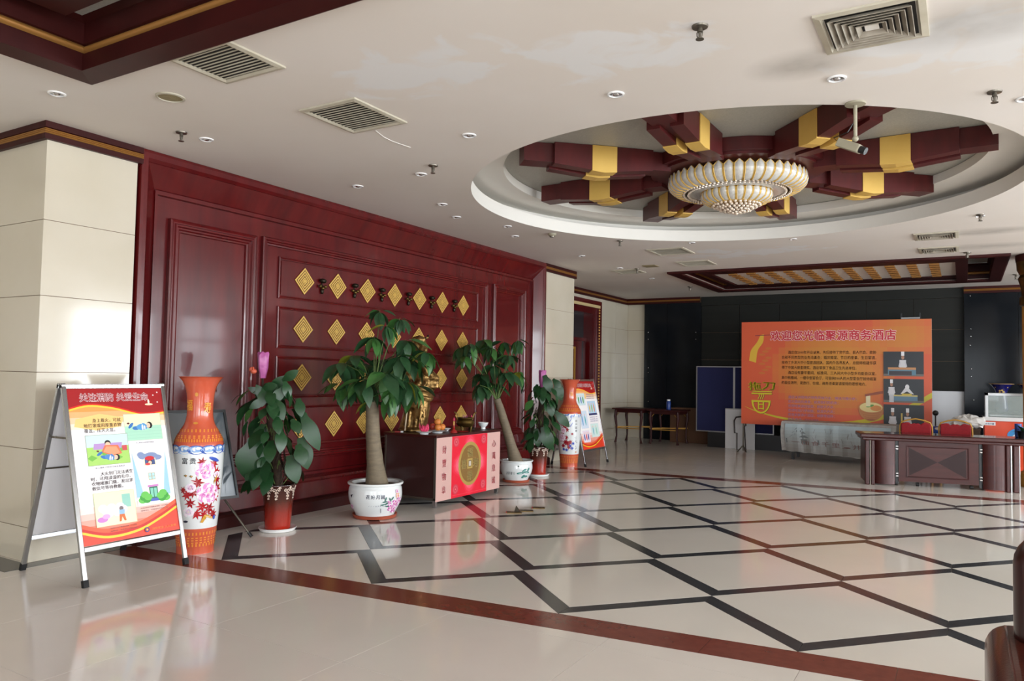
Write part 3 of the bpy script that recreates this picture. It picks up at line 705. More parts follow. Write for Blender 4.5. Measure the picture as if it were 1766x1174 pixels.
def downlight(label, x, y, r=.06):
    t = thing('downlight', label, 'downlight', (x, y, H), 0, 'recessed ceiling downlights')
    mb = MB(); mb.lathe([(r, 0), (r, -.008), (r*.8, -.01), (r*.72, 0)], 24, cap=False); mb.build('ring', 'white_gloss', t, smooth=True)
    mb = MB(); mb.lathe([(r*.74, -.002), (r*.5, -.001), (.001, -.001)], 20, cap=False); mb.build('reflector', 'steel', t, smooth=True)
    mb = MB(); mb.ball((0, 0, -.004), (r*.4, r*.4, .012), 12, 6); mb.build('bulb', 'chrome', t, smooth=True); return t
for lab, x, y in [('downlight nearest the coffer corner, above the near pillar', -5.597, 2.912), ('downlight beside the sprinkler near the pillar crown', -5.552, 4.133), ('downlight between second grille and round recess', -3.485, 5.086),
                  ('downlight beside the sprinkler left of the round recess', -4.595, 5.88), ('downlight close above the wood wall, nearest of its row', -5.503, 5.966), ('small downlight left of the round recess edge', -5.194, 7.062),
                  ('downlight above the wood wall, second of its row', -5.461, 7.725), ('small downlight near the smoke detector', -5.188, 8.515), ('downlight above the wood wall, third of its row', -5.463, 9.176),
                  ('downlight among the pale paint patches', -2.064, 4.804), ('downlight just in front of the recess, near the camera pole', -.694, 5.221), ('downlight above the far pillar', -5.37, 11.172),
                  ('downlight beside the grille nearest the rear doorway', -5.345, 12.726), ('farthest downlight, near the rear corner', -5.336, 14.34), ('downlight right of the round recess', .38, 6.2)]:
    downlight(lab, x, y)
for px, py, lab in [(1193, 418, 'downlight just beyond the recess rim'), (1368, 412, 'downlight beyond the middle of the recess rim'), (1690, 372, 'downlight beyond the right side of the recess')]:
    q = onz(px, py, H); downlight(lab, q.x, q.y, .05)
def sprinkler(label, x, y, s=1.0):
    t = thing('sprinkler', label, 'sprinkler', (x, y, H), 0, 'ceiling sprinklers'); t.scale = (s, s, s)
    mb = MB(); mb.lathe([(.04, 0), (.038, -.008), (.012, -.012)], 20); mb.build('rosette', 'dull_metal', t, smooth=True)
    mb = MB(); mb.lathe([(.012, -.01), (.014, -.03), (.008, -.032), (.006, -.06)], 10); mb.tube([(-.014, 0, -.03), (-.013, 0, -.05), (0, 0, -.062)], .003, 5).tube([(.014, 0, -.03), (.013, 0, -.05), (0, 0, -.062)], .003, 5); mb.build('body', 'dull_metal', t, smooth=True)
    mb = MB(); mb.lathe([(.002, -.06), (.02, -.063), (.02, -.067), (.002, -.066)], 14); mb.build('deflector', 'dull_metal', t); return t
for lab, x, y in [('sprinkler beside the second downlight near the pillar', -5.576, 3.91), ('sprinkler left of the round recess', -4.298, 5.682), ('sprinkler by the large diffuser', -1.25, 4.078), ('sprinkler right of the round recess', .194, 5.957),
                  ('sprinkler beyond the recess at far right', .183, 10.3), ('small sprinkler beyond the recess rim', -4.265, 10.143)]: sprinkler(lab, x, y, 1.15)
for px, py, lab in [(1190, 497, 'sprinkler at the back left of the rear coffer'), (1668, 438, 'sprinkler in front of the rear coffer right end'), (1099, 466, 'sprinkler over the grille near the rear doorway'), (1752, 476, 'sprinkler right of the rear coffer')]:
    q = onz(px, py-3, H); sprinkler(lab, q.x, q.y, 1.3)
t = thing('smoke_detector', 'yellowed smoke detector above the wood wall near the far pillar', 'smoke detector', (-4.9, 9.24, H))
mb = MB(); mb.lathe([(.06, 0), (.058, -.02), (.04, -.035), (.035, -.036)], 24); mb.build('body', 'cctv', t, smooth=True); mb = MB(); mb.lathe([(.034, -.036), (.03, -.052), (.001, -.055)], 20, cap=False); mb.build('sensor_cap', 'dull_metal', t, smooth=True)
t = thing('ceiling_speaker', 'round tan ceiling speaker near the coffer corner', 'ceiling speaker', (-4.919, 3.349, H))
mb = MB(); mb.lathe([(.10, 0), (.10, -.008), (.085, -.012), (.084, -.004)], 32, cap=False); mb.build('rim', 'vent_metal', t, smooth=True); mb = MB(); mb.lathe([(.085, -.004), (.001, -.009)], 32, cap=False); mb.build('mesh_cover', 'speaker_mesh', t, smooth=True)
# crack in the ceiling
mb = MB(); pts = [onz(px, py, H-.001) for px, py in [(648, 225), (662, 236), (676, 243), (690, 248), (708, 254)]]
mb.tube(pts, .0035, 4); mb.build('crack', 'plaster_white', co)
# CCTV camera on pole
q = onz(1475, 178, H)
t = thing('security_camera', 'beige box camera hanging on a pole at the recess edge', 'security camera', (q.x, q.y, H))
mb = MB(); mb.lathe([(.07, 0), (.068, -.012), (.02, -.018)], 24); mb.build('mounting_disc', 'cctv', t, smooth=True)
mb = MB(); mb.tube([(0, 0, 0), (0, 0, -.24), (-.01, 0, -.26)], .013, 10); mb.ball((0, 0, -.255), .022); mb.build('pole', 'cctv', t, smooth=True)
mb = MB(); d_ = Vector((.75, -.2, -.42)).normalized(); c0 = Vector((-.03, .02, -.30)); mb.beam(c0-d_*.10, c0+d_*.07, .075, .06); b_ = mb.build('housing', 'cctv', t, bevel=.006)
mb = MB(); mb.tube([c0+d_*.06, c0+d_*.115], .026, 14); mb.build('lens', 'black_plastic', t, smooth=True)
mb = MB(); mb.tube([c0-d_*.1, c0-d_*.14+Vector((0, 0, .02)), Vector((-.05, 0, -.2)), (0, 0, -.12)], .004, 6); mb.build('cable', 'black_plastic', t)
#PART2
# ================================================================== FOLDING SIGNS
def curve_pts(pts, n=6):
    """Catmull-Rom through 2-D points"""
    out = []; P = [pts[0]]+list(pts)+[pts[-1]]
    for i in range(1, len(P)-2):
        for k in range(n):
            t = k/n; p0, p1, p2, p3 = P[i-1], P[i], P[i+1], P[i+2]
            out.append(tuple(.5*((2*p1[a])+(-p0[a]+p2[a])*t+(2*p0[a]-5*p1[a]+4*p2[a]-p3[a])*t*t+(-p0[a]+3*p1[a]-3*p2[a]+p3[a])*t**3) for a in (0, 1)))
    out.append(pts[-1]); return out
def cartoon_boy(pr, u, v, s, rot=0, shirt=(90, 160, 215), hair=(32, 26, 28)):
    c, sn = cos(rot), sin(rot)
    def q(a, b): return (u+(a*c-b*sn)*s, v+(a*sn+b*c)*s)
    def e(a, b, ra, rb, col, r=0): x, y = q(a, b); pr.ell(x, y, ra*s, rb*s, col, 14, rot+r)
    e(-.35, -.05, .2, .1, (60, 120, 190)); e(-.62, .1, .2, .08, (60, 120, 190), .8); e(-.75, .22, .08, .05, (110, 40, 50))
    e(0, 0, .32, .17, shirt); e(.02, -.02, .05, .16, (236, 236, 240)); e(.14, -.02, .04, .14, (236, 236, 240))
    e(.42, .08, .17, .18, hair); e(.35, .07, .12, .14, (242, 200, 172)); e(.15, .12, .16, .05, shirt, -.6)
def poster(pr, W, Hh, title, mirror=False, second=False):
    """0..W, 0..Hh fire-safety poster"""
    sky = [(0, Hh*.36, (250, 226, 206)), ]
    # ground gradient
    N = 26
    pr.l += 1
    for k in range(N):
        t = (k+.5)/N; v0, v1 = Hh*k/N, Hh*(k+1)/N
        c = (252, 250, 250)
        if t > .72: f = min(1, (t-.72)/.14); c = tuple(lerp(a, b, f) for a, b in zip((252, 248, 244), (246, 160, 84)))
        if t < .24: f = min(1, (.24-t)/.2); c = tuple(lerp(a, b, f) for a, b in zip((252, 246, 244), (232, 92, 62)))
        pr.rect(0, v0, W, v1, c, False)
    hot = [(W*.06, Hh*.8), (W*.3, Hh*.83), (W*.55, Hh*.8), (W*.5, Hh*.74), (W*.25, Hh*.72), (W*.04, Hh*.75)]
    pr.poly(hot, (250, 206, 130))
    top = [(0, Hh), (W, Hh)]; low = curve_pts([(0, Hh*.865), (W*.2, Hh*.892), (W*.45, Hh*.872), (W*.75, Hh*.82), (W, Hh*.832)], 6)
    pr.band([(p[0], Hh) for p in low], low, (164, 22, 26))
    pr.band([(p[0], p[1]+.010) for p in low], [(p[0], p[1]-.004) for p in low], (214, 40, 30)); pr.band([(p[0], p[1]-.002) for p in low], [(p[0], p[1]-.016) for p in low], (250, 208, 70))
    b1 = curve_pts([(0, Hh*.135), (W*.25, Hh*.085), (W*.55, Hh*.095), (W*.8, Hh*.15), (W, Hh*.21)], 6)
    pr.band(b1, [(p[0], p[1]-.05) for p in b1], (238, 92, 56)); pr.band([(p[0], p[1]-.03) for p in b1], [(p[0], p[1]-.058) for p in b1], (206, 34, 26)); pr.band([(p[0], p[1]-.052) for p in b1], [(p[0], p[1]-.072) for p in b1], (250, 204, 50))
    pr.band([(p[0], p[1]-.07) for p in b1], [(p[0], 0) for p in b1], (232, 62, 36))
    for dx_, dy_ in ((-.003, 0), (.003, 0), (0, .003), (0, -.003)): pr.text('关注消防 关爱生命', W*.12+dx_, Hh*.918+dy_, .07, (250, 240, 242), 0, W*.72)
    [pr.text('关注消防 关爱生命', W*.12+e_, Hh*.918+f_, .07, (136, 14, 30), 0, W*.72) for e_, f_ in ((-.0009, 0), (.0009, 0), (0, .0008))]
    pr.ell(W*.84, Hh*.885, .035, .008, (250, 226, 190)); pr.ell(W*.84, Hh*.905, .008, .02, (255, 246, 220))
    for a, b_ in ((.9, .95), (.94, .9), (.95, .97)): pr.ell(W*a, Hh*b_, .006, .006, (250, 230, 230), 8)
    dk = (60, 34, 40)
    if not second:
        for k, s_ in enumerate(['   身上着火，可就', '地打滚或用厚重衣物', '覆盖，压灭火苗。']):
            pr.text(s_, W*(.22 if k == 0 else .13), Hh*(.775-.033*k), .033, dk, .01, [W*.29, W*.38, W*.31][k])
        # picture 1: rolling boy
        x0, y0, x1, y1 = W*.54, Hh*.635, W*.95, Hh*.82; pr.rect(x0, y0, x1, y1, (196, 214, 190)); pr.rect(x0+.004, y0+.004, x1-.004, y1-.004, (240, 240, 196)); pr.rect(x0+.004, y0+.004, x1-.004, y0+(y1-y0)*.55, (172, 222, 196))
        for k in range(4): pr.rect(x0+.004, y0+.02+.025*k, x1-.004, y0+.0215+.025*k, (150, 204, 180), k == 0)
        cartoon_boy(pr, (x0+x1)/2-.01, (y0+y1)/2, .15)
        # picture 2: bed and helper
        x0, y0, x1, y1 = W*.13, Hh*.49, W*.56, Hh*.69; pr.rect(x0, y0, x1, y1, (150, 160, 140)); pr.rect(x0+.003, y0+.003, x1-.003, y1-.003, (206, 238, 236)); pr.rect(x0+.003, y0+.003, x1-.003, y0+(y1-y0)*.6, (170, 216, 110))
        for a, b_ in ((.1, .15), (.4, .3), (.7, .12), (.8, .4)): pr.poly([(lerp(x0, x1, a), lerp(y0, y1, b_)), (lerp(x0, x1, a+.13), lerp(y0, y1, b_+.1)), (lerp(x0, x1, a), lerp(y0, y1, b_+.2)), (lerp(x0, x1, a-.1), lerp(y0, y1, b_+.1))], (120, 188, 76))
        pr.poly([(x0+.05, y0+.12), (x1-.06, y0+.12), (x1-.05, y0+.165), (x0+.06, y0+.165)], (186, 150, 206)); pr.rect(x1-.055, y0+.1, x1-.015, y0+.14, (206, 82, 88))
        pr.ell((x0+x1)/2-.0, y0+.165, .024, .022, (34, 26, 26)); pr.ell((x0+x1)/2, y0+.155, .02, .018, (240, 196, 168))
        pr.poly([(x0+.11, y0+.10), (x0+.14, y0+.15), (x1-.085, y0+.145), (x1-.06, y0+.08), (x0+.2, y0+.06)], (226, 120, 84)); pr.poly([(x0+.125, y0+.10), (x0+.15, y0+.14), (x1-.1, y0+.135), (x1-.075, y0+.085), (x0+.2, y0+.072)], (240, 160, 120))
        cartoon_boy(pr, x0+.17, y0+.055, .13, -.25, (84, 140, 204))
        pr.text('身上着火可就地打滚压灭火苗', x0+.05, y0-.022, .012, (90, 80, 110), 0, W*.3, res=1); pr.text('身上着火可用厚重衣物覆盖', W*.64, Hh*.615, .012, (90, 80, 110), 0, W*.2, res=1)
        for k, s_ in enumerate(['   大火封门无法逃生', '时，可用浸湿的毛巾、', '衣物堵塞门缝，发出求', '救信号等待救援。']):
            pr.text(s_, W*(.24 if k == 0 else .14), Hh*(.425-.03*k), .031, dk, .01, [W*.33, W*.4, W*.42, W*.31][k])
        # picture 3: tower
        x0, y0, x1, y1 = W*.58, Hh*.20, W*.95, Hh*.555
        pr.rect(x0, y0, x1, y1, (240, 246, 250)); pr.poly([(x0, y1), (x0+.06, y0+.06), (x0, y0+.06)], (160, 206, 236)); pr.poly([(x1, y1), (x1, y0+.06), (x1-.06, y0+.06)], (160, 206, 236)); pr.rect(x0, y0, x1, y0+.05, (246, 246, 244))
        pr.poly([(x0+.02, y1), (x1-.02, y1), (x1-.09, y0+.02), (x0+.09, y0+.02)], (248, 246, 232))
        for a, b_, c_ in ((.35, .93, .05), (.55, .95, .055), (.7, .9, .05), (.25, .97, .03)): pr.ell(lerp(x0, x1, a), lerp(y0, y1, b_)-.01, c_, .022, (132, 150, 190))
        cx_ = (x0+x1)/2; pr.rect(cx_-.05, y1-.11, cx_+.05, y1-.055, (236, 224, 190)); pr.rect(cx_-.042, y1-.105, cx_+.042, y1-.06, (70, 90, 140)); pr.ell(cx_, y1-.085, .02, .02, (34, 28, 30)); pr.ell(cx_, y1-.09, .016, .015, (242, 200, 172)); pr.ell(cx_, y1-.055, .04, .018, (206, 40, 48)); pr.ell(cx_-.02, y1-.1, .02, .01, (220, 60, 60))
        pr.rect(cx_-.028, y0+.185, cx_+.028, y0+.24, (186, 180, 150)); 
        for a in (-.014, .014):
            for b_ in (.2, .226): pr.rect(cx_+a-.010, y0+b_-.01, cx_+a+.010, y0+b_+.01, (180, 226, 236))
        pr.rect(cx_-.045, y0+.13, cx_+.045, y0+.145, (206, 130, 196)); pr.rect(cx_-.035, y0+.04, cx_+.035, y0+.13, (40, 110, 84)); pr.rect(cx_-.027, y0+.05, cx_-.003, y0+.12, (130, 206, 180)); pr.rect(cx_+.003, y0+.05, cx_+.027, y0+.12, (130, 206, 180)); pr.rect(cx_-.04, y0+.018, cx_+.04, y0+.04, (76, 100, 190))
        for sx in (-1, 1):
            for k in range(5): pr.ell(cx_+sx*(.10-.012*k), y0+.035+.02*(k % 3), .034, .026, (58, 160, 56) if k % 2 else (104, 196, 84), 12)
        # picture 4
        x0, y0, x1, y1 = W*.14, Hh*.10, W*.55, Hh*.315; pr.rect(x0, y0, x1, y1, (206, 214, 160)); pr.rect(x0+.003, y0+.003, x1-.003, y1-.003, (236, 240, 200)); pr.rect(x1-.1, y0+.12, x1-.035, y1-.03, (150, 206, 190))
        for k in range(8): pr.ell(x0+.06+.022*k, y0+.13-.02*(k % 3), .035, .03, [(250, 246, 250), (246, 226, 240), (255, 252, 246)][k % 3], 12)
        pr.ell(x0+.05, y0+.05, .04, .02, (206, 130, 206)); pr.ell(x0+.08, y0+.07, .03, .018, (226, 170, 220))
        pr.ell(cx_*0+x0+.2, y0+.115, .017, .017, (120, 110, 110)); pr.poly([(x0+.18, y0+.07), (x0+.22, y0+.07), (x0+.225, y0+.105), (x0+.18, y0+.105)], (150, 190, 226)); pr.poly([(x0+.175, y0+.02), (x0+.19, y0+.02), (x0+.2, y0+.055), (x0+.215, y0+.02), (x0+.23, y0+.022), (x0+.22, y0+.072), (x0+.18, y0+.072)], (214, 110, 50))
        for k, s_ in enumerate(['火灾逃生时不要乘坐电梯，应沿疏散', '楼梯逃生，并用湿毛巾捂住口鼻']):
            pr.text(s_, W*.27, Hh*(.078-.018*k), .012, (110, 70, 70), 0, W*.27, res=1); pr.text(s_, W*.6, Hh*(.175-.018*k), .012, (110, 80, 80), 0, W*.3, res=1)
        pr.ell(W*.64, Hh*.035, .019, .019, (40, 60, 130)); pr.ell(W*.64, Hh*.035, .012, .012, (206, 60, 60)); pr.ell(W*.64, Hh*.035, .006, .006, (240, 220, 90))
        pr.text('消防安全 人人有责', W*.69, Hh*.028, .02, (226, 150, 60), 0, W*.27)
    else:
        def pic(x0, y0, x1, y1, bgc, cols):
            pr.rect(x0, y0, x1, y1, (226, 230, 240)); pr.rect(x0+.004, y0+.004, x1-.004, y1-.004, bgc)
            for k, c in enumerate(cols): a = lerp(x0, x1, (k+.7)/(len(cols)+.6)); pr.ell(a, lerp(y0, y1, .45), .022, (y1-y0)*.3, c, 10); pr.ell(a, lerp(y0, y1, .78), .014, .016, (238, 200, 174), 10)
        pic(W*.1, Hh*.64, W*.45, Hh*.82, (214, 236, 240), [(60, 150, 70), (70, 110, 190), (60, 150, 70)])
        pic(W*.52, Hh*.5, W*.9, Hh*.7, (186, 216, 240), [(230, 196, 90), (160, 190, 90), (230, 150, 90)]); pr.rect(W*.52, Hh*.485, W*.9, Hh*.515, (50, 60, 110))
        pic(W*.1, Hh*.3, W*.42, Hh*.56, (216, 230, 246), [(80, 150, 206), (80, 180, 190)]); pic(W*.1, Hh*.1, W*.4, Hh*.27, (240, 226, 240), [(60, 80, 160), (206, 50, 60), (60, 80, 160)]); pic(W*.5, Hh*.16, W*.86, Hh*.36, (216, 240, 236), [(120, 190, 210), (150, 210, 190)])
        for y in (.795, .765, .735, .45, .42, .39): pr.text('发现火灾要及时报警，报告地点', W*.53, Hh*y, .02, (90, 80, 150), 0, W*.36, res=1)
        pr.ell(W*.64, Hh*.05, .012, .02, (150, 110, 40))
def folding_sign(label, x0, x1, y0, y1, ztop, second=False, group='folding poster signs'):
    """front feet at x0, back feet at x1; y0..y1 width; ridge between"""
    xm = (x0+x1)/2; t = thing('folding_sign', label, 'sign', (xm, (y0+y1)/2, 0), 0, group)
    hw = (y1-y0)/2; hx = x0-xm; tw = .032
    for s, nm in ((1, 'front_frame'), (-1, 'back_frame')):
        def Q(u, f): return (s*(hx*(1-f)+.018*f), u, ztop*f)      # f: 0 foot .. 1 top
        fr = MB()
        for sy in (-1, 1): fr.beam(Q(sy*(hw-tw/2), .03), Q(sy*(hw-tw/2), 1), tw, .024, (s, 0, 0))
        fr.beam(Q(-hw, .985), Q(hw, .985), .024, tw, (0, 0, 1)); fr.beam(Q(-hw+tw, .175), Q(hw-tw, .175), .022, tw*1.1, (0, 0, 1))
        fo = fr.build(nm, 'steel', t, bevel=.003)
        for sy in (-1, 1): mb = MB(); mb.beam(Q(sy*(hw-tw/2), .0), Q(sy*(hw-tw/2), .035), tw+.006, .03, (s, 0, 0)); mb.build('rubber_foot', 'rubber', fo)
        b_ = MB(); e = [Vector(Q(u, f)) for u, f in ((-hw+tw, .19), (hw-tw, .19), (hw-tw, .972), (-hw+tw, .972))]; n_ = Vector((ztop, 0, s*(hx-.018)*0)).normalized()*s
        nn = (e[1]-e[0]).cross(e[3]-e[0]).normalized(); nn = nn if nn.x*s > 0 else -nn
        b_.add([p-nn*.008 for p in e]+[p+nn*.001 for p in e], [(0, 3, 2, 1), (4, 5, 6, 7), (0, 1, 5, 4), (1, 2, 6, 5), (2, 3, 7, 6), (3, 0, 4, 7)])
        if s > 0:
            bo = b_.build('front_board', 'white_board', t)
            W_ = 2*(hw-tw); H_ = (e[3]-e[0]).length; up_ = (e[3]-e[0]).normalized()
            o0 = e[0]+nn*.001; ax = Vector((0, 1, 0))
            pr = Print(lambda u, v, h: tuple(o0+ax*u+up_*v+nn*h), .00006); poster(pr, W_, H_, '', second=second); pr.build('poster', t)
        else:
            b_.build('back_board', 'white_board', t)
            mb = MB(); p0, p1 = Vector(Q(-hw+tw, .55)), Vector(Q(hw-tw, .55)); mb.beam(p0+Vector((.012, 0, 0)), p1+Vector((.012, 0, 0)), .012, .012); mb.build('cross_rail', 'dull_metal', t)
    for sy in (-1, 1):
        f = .72; a = (hx*(1-f)*.95, sy*(hw-.02), ztop*f); b2 = (-hx*(1-f)*.95, sy*(hw-.02), ztop*f)
        mb = MB(); mb.beam(a, b2, .004, .014); mb.build('hinge_stay', 'dull_metal', t)
        mb = MB(); mb.ball((b2[0]*.5, b2[1]-sy*.006, ztop*f), .01, 8, 6); mb.build('rivet', 'chrome', t, smooth=True)
    return t
folding_sign('metal framed folding sign with fire safety poster, in front of the near stone pillar', -5.29, -6.13, 3.08, 3.91, 1.42)
folding_sign('metal framed folding poster sign behind the far orange vase', -5.50, -6.15, 11.70, 12.66, 1.485, True)
# ================================================================== VASES
class OnLathe:
    def __init__(s, pos, prof): s.th = atan2(-pos[1], -pos[0]); s.prof = prof
    def r(s, z):
        P = s.prof
        for a, b_ in zip(P[:-1], P[1:]):
            if a[1] <= z <= b_[1]: return lerp(a[0], b_[0], (z-a[1])/max(1e-6, b_[1]-a[1]))
        return P[-1][0]
    def __call__(s, u, v, h): r = s.r(v); t = s.th+u/max(r, .05); return ((r+h)*cos(t), (r+h)*sin(t), v)
def splinep(pts, n=5): return curve_pts(pts, n)
def flower(pr, u, v, r, c1, c2, n=9):
    for k in range(n): t = 2*pi*k/n; pr.ell(u+cos(t)*r*.6, v+sin(t)*r*.55, r*.46, r*.4, c1 if k % 2 else (250, 236, 246), 10)
    for k in range(6): t = 2*pi*k/6+.4; pr.ell(u+cos(t)*r*.3, v+sin(t)*r*.3, r*.28, r*.26, c2 if k % 2 else (240, 206, 228), 9)
    pr.ell(u, v, r*.16, r*.14, (240, 226, 196), 8)
def maple(pr, u, v, r, col, rot=0):
    pts = []
    for k in range(14): t = 2*pi*k/14+rot; rr = r*(1 if k % 2 == 0 else .42); pts.append((u+rr*cos(t), v+rr*sin(t)))
    for k in range(0, 14, 2): pr.poly([(u, v), pts[k-1], pts[k], pts[(k+1) % 14]], col, k == 0)
VPROF = [(.150, 0), (.150, .01), (.152, .06), (.160, .14), (.172, .26), (.185, .42), (.197, .62), (.202, .78), (.203, .87), (.198, .92), (.182, .97), (.15, 1.03), (.122, 1.08), (.108, 1.14), (.105, 1.2), (.108, 1.28), (.118, 1.36), (.138, 1.42), (.165, 1.46), (.182, 1.475)]
def big_vase(label, x, y, style):
    t = thing('floor_vase', label, 'vase', (x, y, 0), 0, 'tall orange porcelain floor vases')
    pf_ = splinep(VPROF, 3)
    mb = MB(); mb.lathe(pf_+[(.176, 1.478), (.16, 1.46), (.11, 1.36), (.09, 1.2)], 48, cap=False); mb.lathe([(.15, 0), (.001, .0)], 48, cap=False); mb.build('body', 'orange_glaze', t, smooth=True, fix=False)
    lo, hi = (.215, .895)
    bandp = [(r+.0012, z) for r, z in pf_ if lo <= z <= hi]; bandp = [(OnLathe((x, y), pf_).r(lo)+.0012, lo)]+bandp+[(OnLathe((x, y), pf_).r(hi)+.0012, hi)]
    mb = MB(); mb.lathe(bandp, 48, cap=False); mb.build('white_band', 'porcelain', t, smooth=True, fix=False)
    L_ = OnLathe((x, y), pf_); pr = Print(lambda u, v, h: L_(u, v, h+.0015), .00004)
    go = (214, 126, 56)
    # gold fretwork rings
    rr = random.Random(3)
    for z, n in ((.165, 30), (.07, 30), (.94, 40), (1.02, 26)):
        for k in range(n):
            a = (-1+2*k/n)*2.6*.16
            pr.rect(a, z-.004, a+.012, z+.02, (226, 140, 60), k == 0)
    for z in (.1, .12, .14): 
        for k in range(22): a = (-1+2*k/22)*.36; pr.rect(a, z-.006, a+.018, z+.003, (232, 150, 66), k == 0)
    for z in (.97, .985): 
        for k in range(16): a = (-1+2*k/16)*.3; pr.ell(a, z, .012, .006, (232, 146, 64), 6, 0, k == 0)
    if style == 0:
        for k in range(9): a = -.42+.1*k; pr.ell(a, .872, .07, .038, (56, 92, 176) if k != 3 else (176, 206, 236), 16); pr.ell(a, .878, .05, .026, (130, 166, 216), 14); pr.ell(a+.02, .885, .022, .012, (226, 236, 246), 10)
        for s_, a, z in (('富', -.13, .76), ('贵', -.065, .76)): pr.text(s_, a, z, .055, (50, 50, 54), .02)
        for a, b_ in ((-.10, .66), (-.055, .655)): pr.poly([(a-.014, b_), (a+.012, b_-.014), (a+.004, b_+.012)], (120, 110, 70)); pr.ell(a+.01, b_, .008, .006, (200, 140, 70))
        R_, k = (176, 26, 36), 0
        for a, b_, r in ((.0, .60, .06), (.13, .75, .05), (.03, .77, .045), (.16, .68, .05), (-.03, .52, .05), (-.08, .5, .05), (-.05, .43, .05), (.04, .40, .055), (.1, .38, .06), (.15, .47, .055), (.17, .54, .06), (.0, .34, .05), (.14, .33, .05), (.08, .46, .05), (.17, .62, .045), (.06, .33, .045), (-.11, .54, .035)):
            maple(pr, a, b_, r, R_ if k % 2 else (158, 20, 30), k*.7); k += 1
        flower(pr, .06, .70, .078, (226, 150, 206), (206, 110, 180)); flower(pr, .09, .51, .092, (226, 150, 206), (210, 116, 184), 11)
        flower(pr, -.05, .56, .042, (236, 226, 240), (196, 150, 190)); flower(pr, -.06, .36, .045, (236, 236, 240), (206, 196, 210)); flower(pr, .16, .66, .03, (236, 226, 240), (196, 150, 190))
        pr.poly([(.03, .27), (.05, .265), (.08, .31), (.13, .29), (.135, .3), (.09, .33), (.06, .33)], (206, 156, 60)); pr.poly([(.13, .58), (.145, .6), (.17, .65), (.16, .66), (.14, .62)], (206, 156, 60)); pr.ell(.13, .79, .05, .015, (60, 90, 186), 12, -.4); pr.ell(.15, .30, .012, .02, (60, 90, 186), 8); pr.ell(-.08, .28, .02, .01, (40, 40, 60), 8)
        pr.text('福', -.12, 1.2, .10, (232, 160, 60), .02, .06); pr.text('寿', .03, 1.18, .10, (232, 170, 60), .02, .06); pr.ell(-.03, 1.33, .014, .018, (206, 140, 60), 8); pr.ell(-.03, 1.09, .02, .01, (206, 140, 60), 8)
    else:
        for k in range(9): a = -.02+.05*k-.1; pr.ell(a, .86+.012*(k % 3), .028, .012, (90, 130, 200), 10, .3*k)
        for a, b_, r in ((-.12, .72, .05), (-.08, .66, .06), (-.04, .63, .05), (-.12, .55, .05), (-.06, .42, .06), (-.02, .40, .06), (.02, .42, .05), (-.1, .36, .05), (.05, .56, .03), (.0, .34, .05), (-.14, .46, .05), (-.05, .5, .05)): maple(pr, a, b_, r, (156, 26, 40), a*40)
        for a, b_ in ((.02, .36), (.07, .4), (-.04, .29), (.05, .32), (-.09, .3)): maple(pr, a, b_, .035, (60, 80, 180), b_*30)
        flower(pr, -.13, .5, .07, (236, 206, 226), (206, 140, 180)); flower(pr, -.1, .62, .05, (236, 206, 226), (206, 140, 180))
        for a, b_ in ((.0, .75), (.02, .68), (.03, .82)): pr.poly([(a, b_), (a+.04, b_+.07), (a+.036, b_+.075), (a-.01, b_+.01)], (96, 120, 200))
        for k, s_ in enumerate('花开富贵'): pr.text(s_, .10, .76-.055*k, .045, (60, 60, 66), .01)
        for k in range(14): pr.ell(.1+.04*rr.random(), .3+.24*rr.random(), .005, .007, (70, 74, 90), 6)
        pr.rect(.11, .245, .135, .265, (206, 120, 60)); pr.text('福', .0, 1.2, .08, (232, 150, 60), .02, .05)
    pr.build('painted_decor', t, 'ink_glaze'); return t
big_vase('tall orange vase with pink peonies and red leaves, beside the near folding sign', -5.62, 4.22, 0)
big_vase('tall orange vase with dark red and blue flowers, in front of the far folding sign', -5.79, 11.66, 1)
# ================================================================== BLACKBOARD ON EASEL
t = thing('display_easel', 'black framed flat display panel on a tripod, leaning behind the near vase', 'display board', (-5.95, 4.45, 0))
tl = onx(272, 708, -6.02); tr = onx(387, 706, -6.02); br = onx(411, 858, -5.88); bl = onx(290, 871, -5.88); org = Vector((-5.95, 4.45, 0))
e = [bl-org, br-org, tr-org, tl-org]; nn = (e[1]-e[0]).cross(e[3]-e[0]).normalized(); nn = nn if nn.x > 0 else -nn
def quadbox(mb, e, a, b_): mb.add([p+nn*a for p in e]+[p+nn*b_ for p in e], [(0, 3, 2, 1), (4, 5, 6, 7), (0, 1, 5, 4), (1, 2, 6, 5), (2, 3, 7, 6), (3, 0, 4, 7)]); return mb
c_ = sum(e, Vector())/4; ei = [p+(c_-p).normalized()*.035 for p in e]
quadbox(MB(), e, -.02, .0).build('back_panel', 'black_plastic', t)
mb = MB(); mb.sweep([[p for p in e], [p+nn*.014 for p in e], [p+nn*.014 for p in ei], [p+nn*.001 for p in ei]]); mb.build('frame', 'black_plastic', t)
quadbox(MB(), ei, .0005, .002).build('screen', 'screen', t)
a = onx(388, 862, -5.9)-org; b2 = onz(434, 925, .012)-org
mb = MB(); mb.tube([a, b2], .010, 8); mb.build('leg', 'dull_metal', t, smooth=True); mb = MB(); mb.tube([b2-(b2-a).normalized()*.05, b2], .015, 8); mb.build('leg_tip', 'black_plastic', t)
mb = MB(); mb.tube([a+Vector((0, -.1, 0)), Vector((b2.x-.12, a.y-.55, .012))], .010, 8); mb.build('leg', 'dull_metal', t, smooth=True)
mb = MB(); mb.tube([a+Vector((-.06, -.05, .1)), Vector((-.095, a.y-.2, .012))], .010, 8); mb.build('leg', 'dull_metal', t, smooth=True)
mb = MB(); mb.tube([(-.01, a.y-.06, a.z-.03), (-.01, a.y-.06, a.z+.1)], .02, 8); mb.build('collar', 'black_plastic', t)
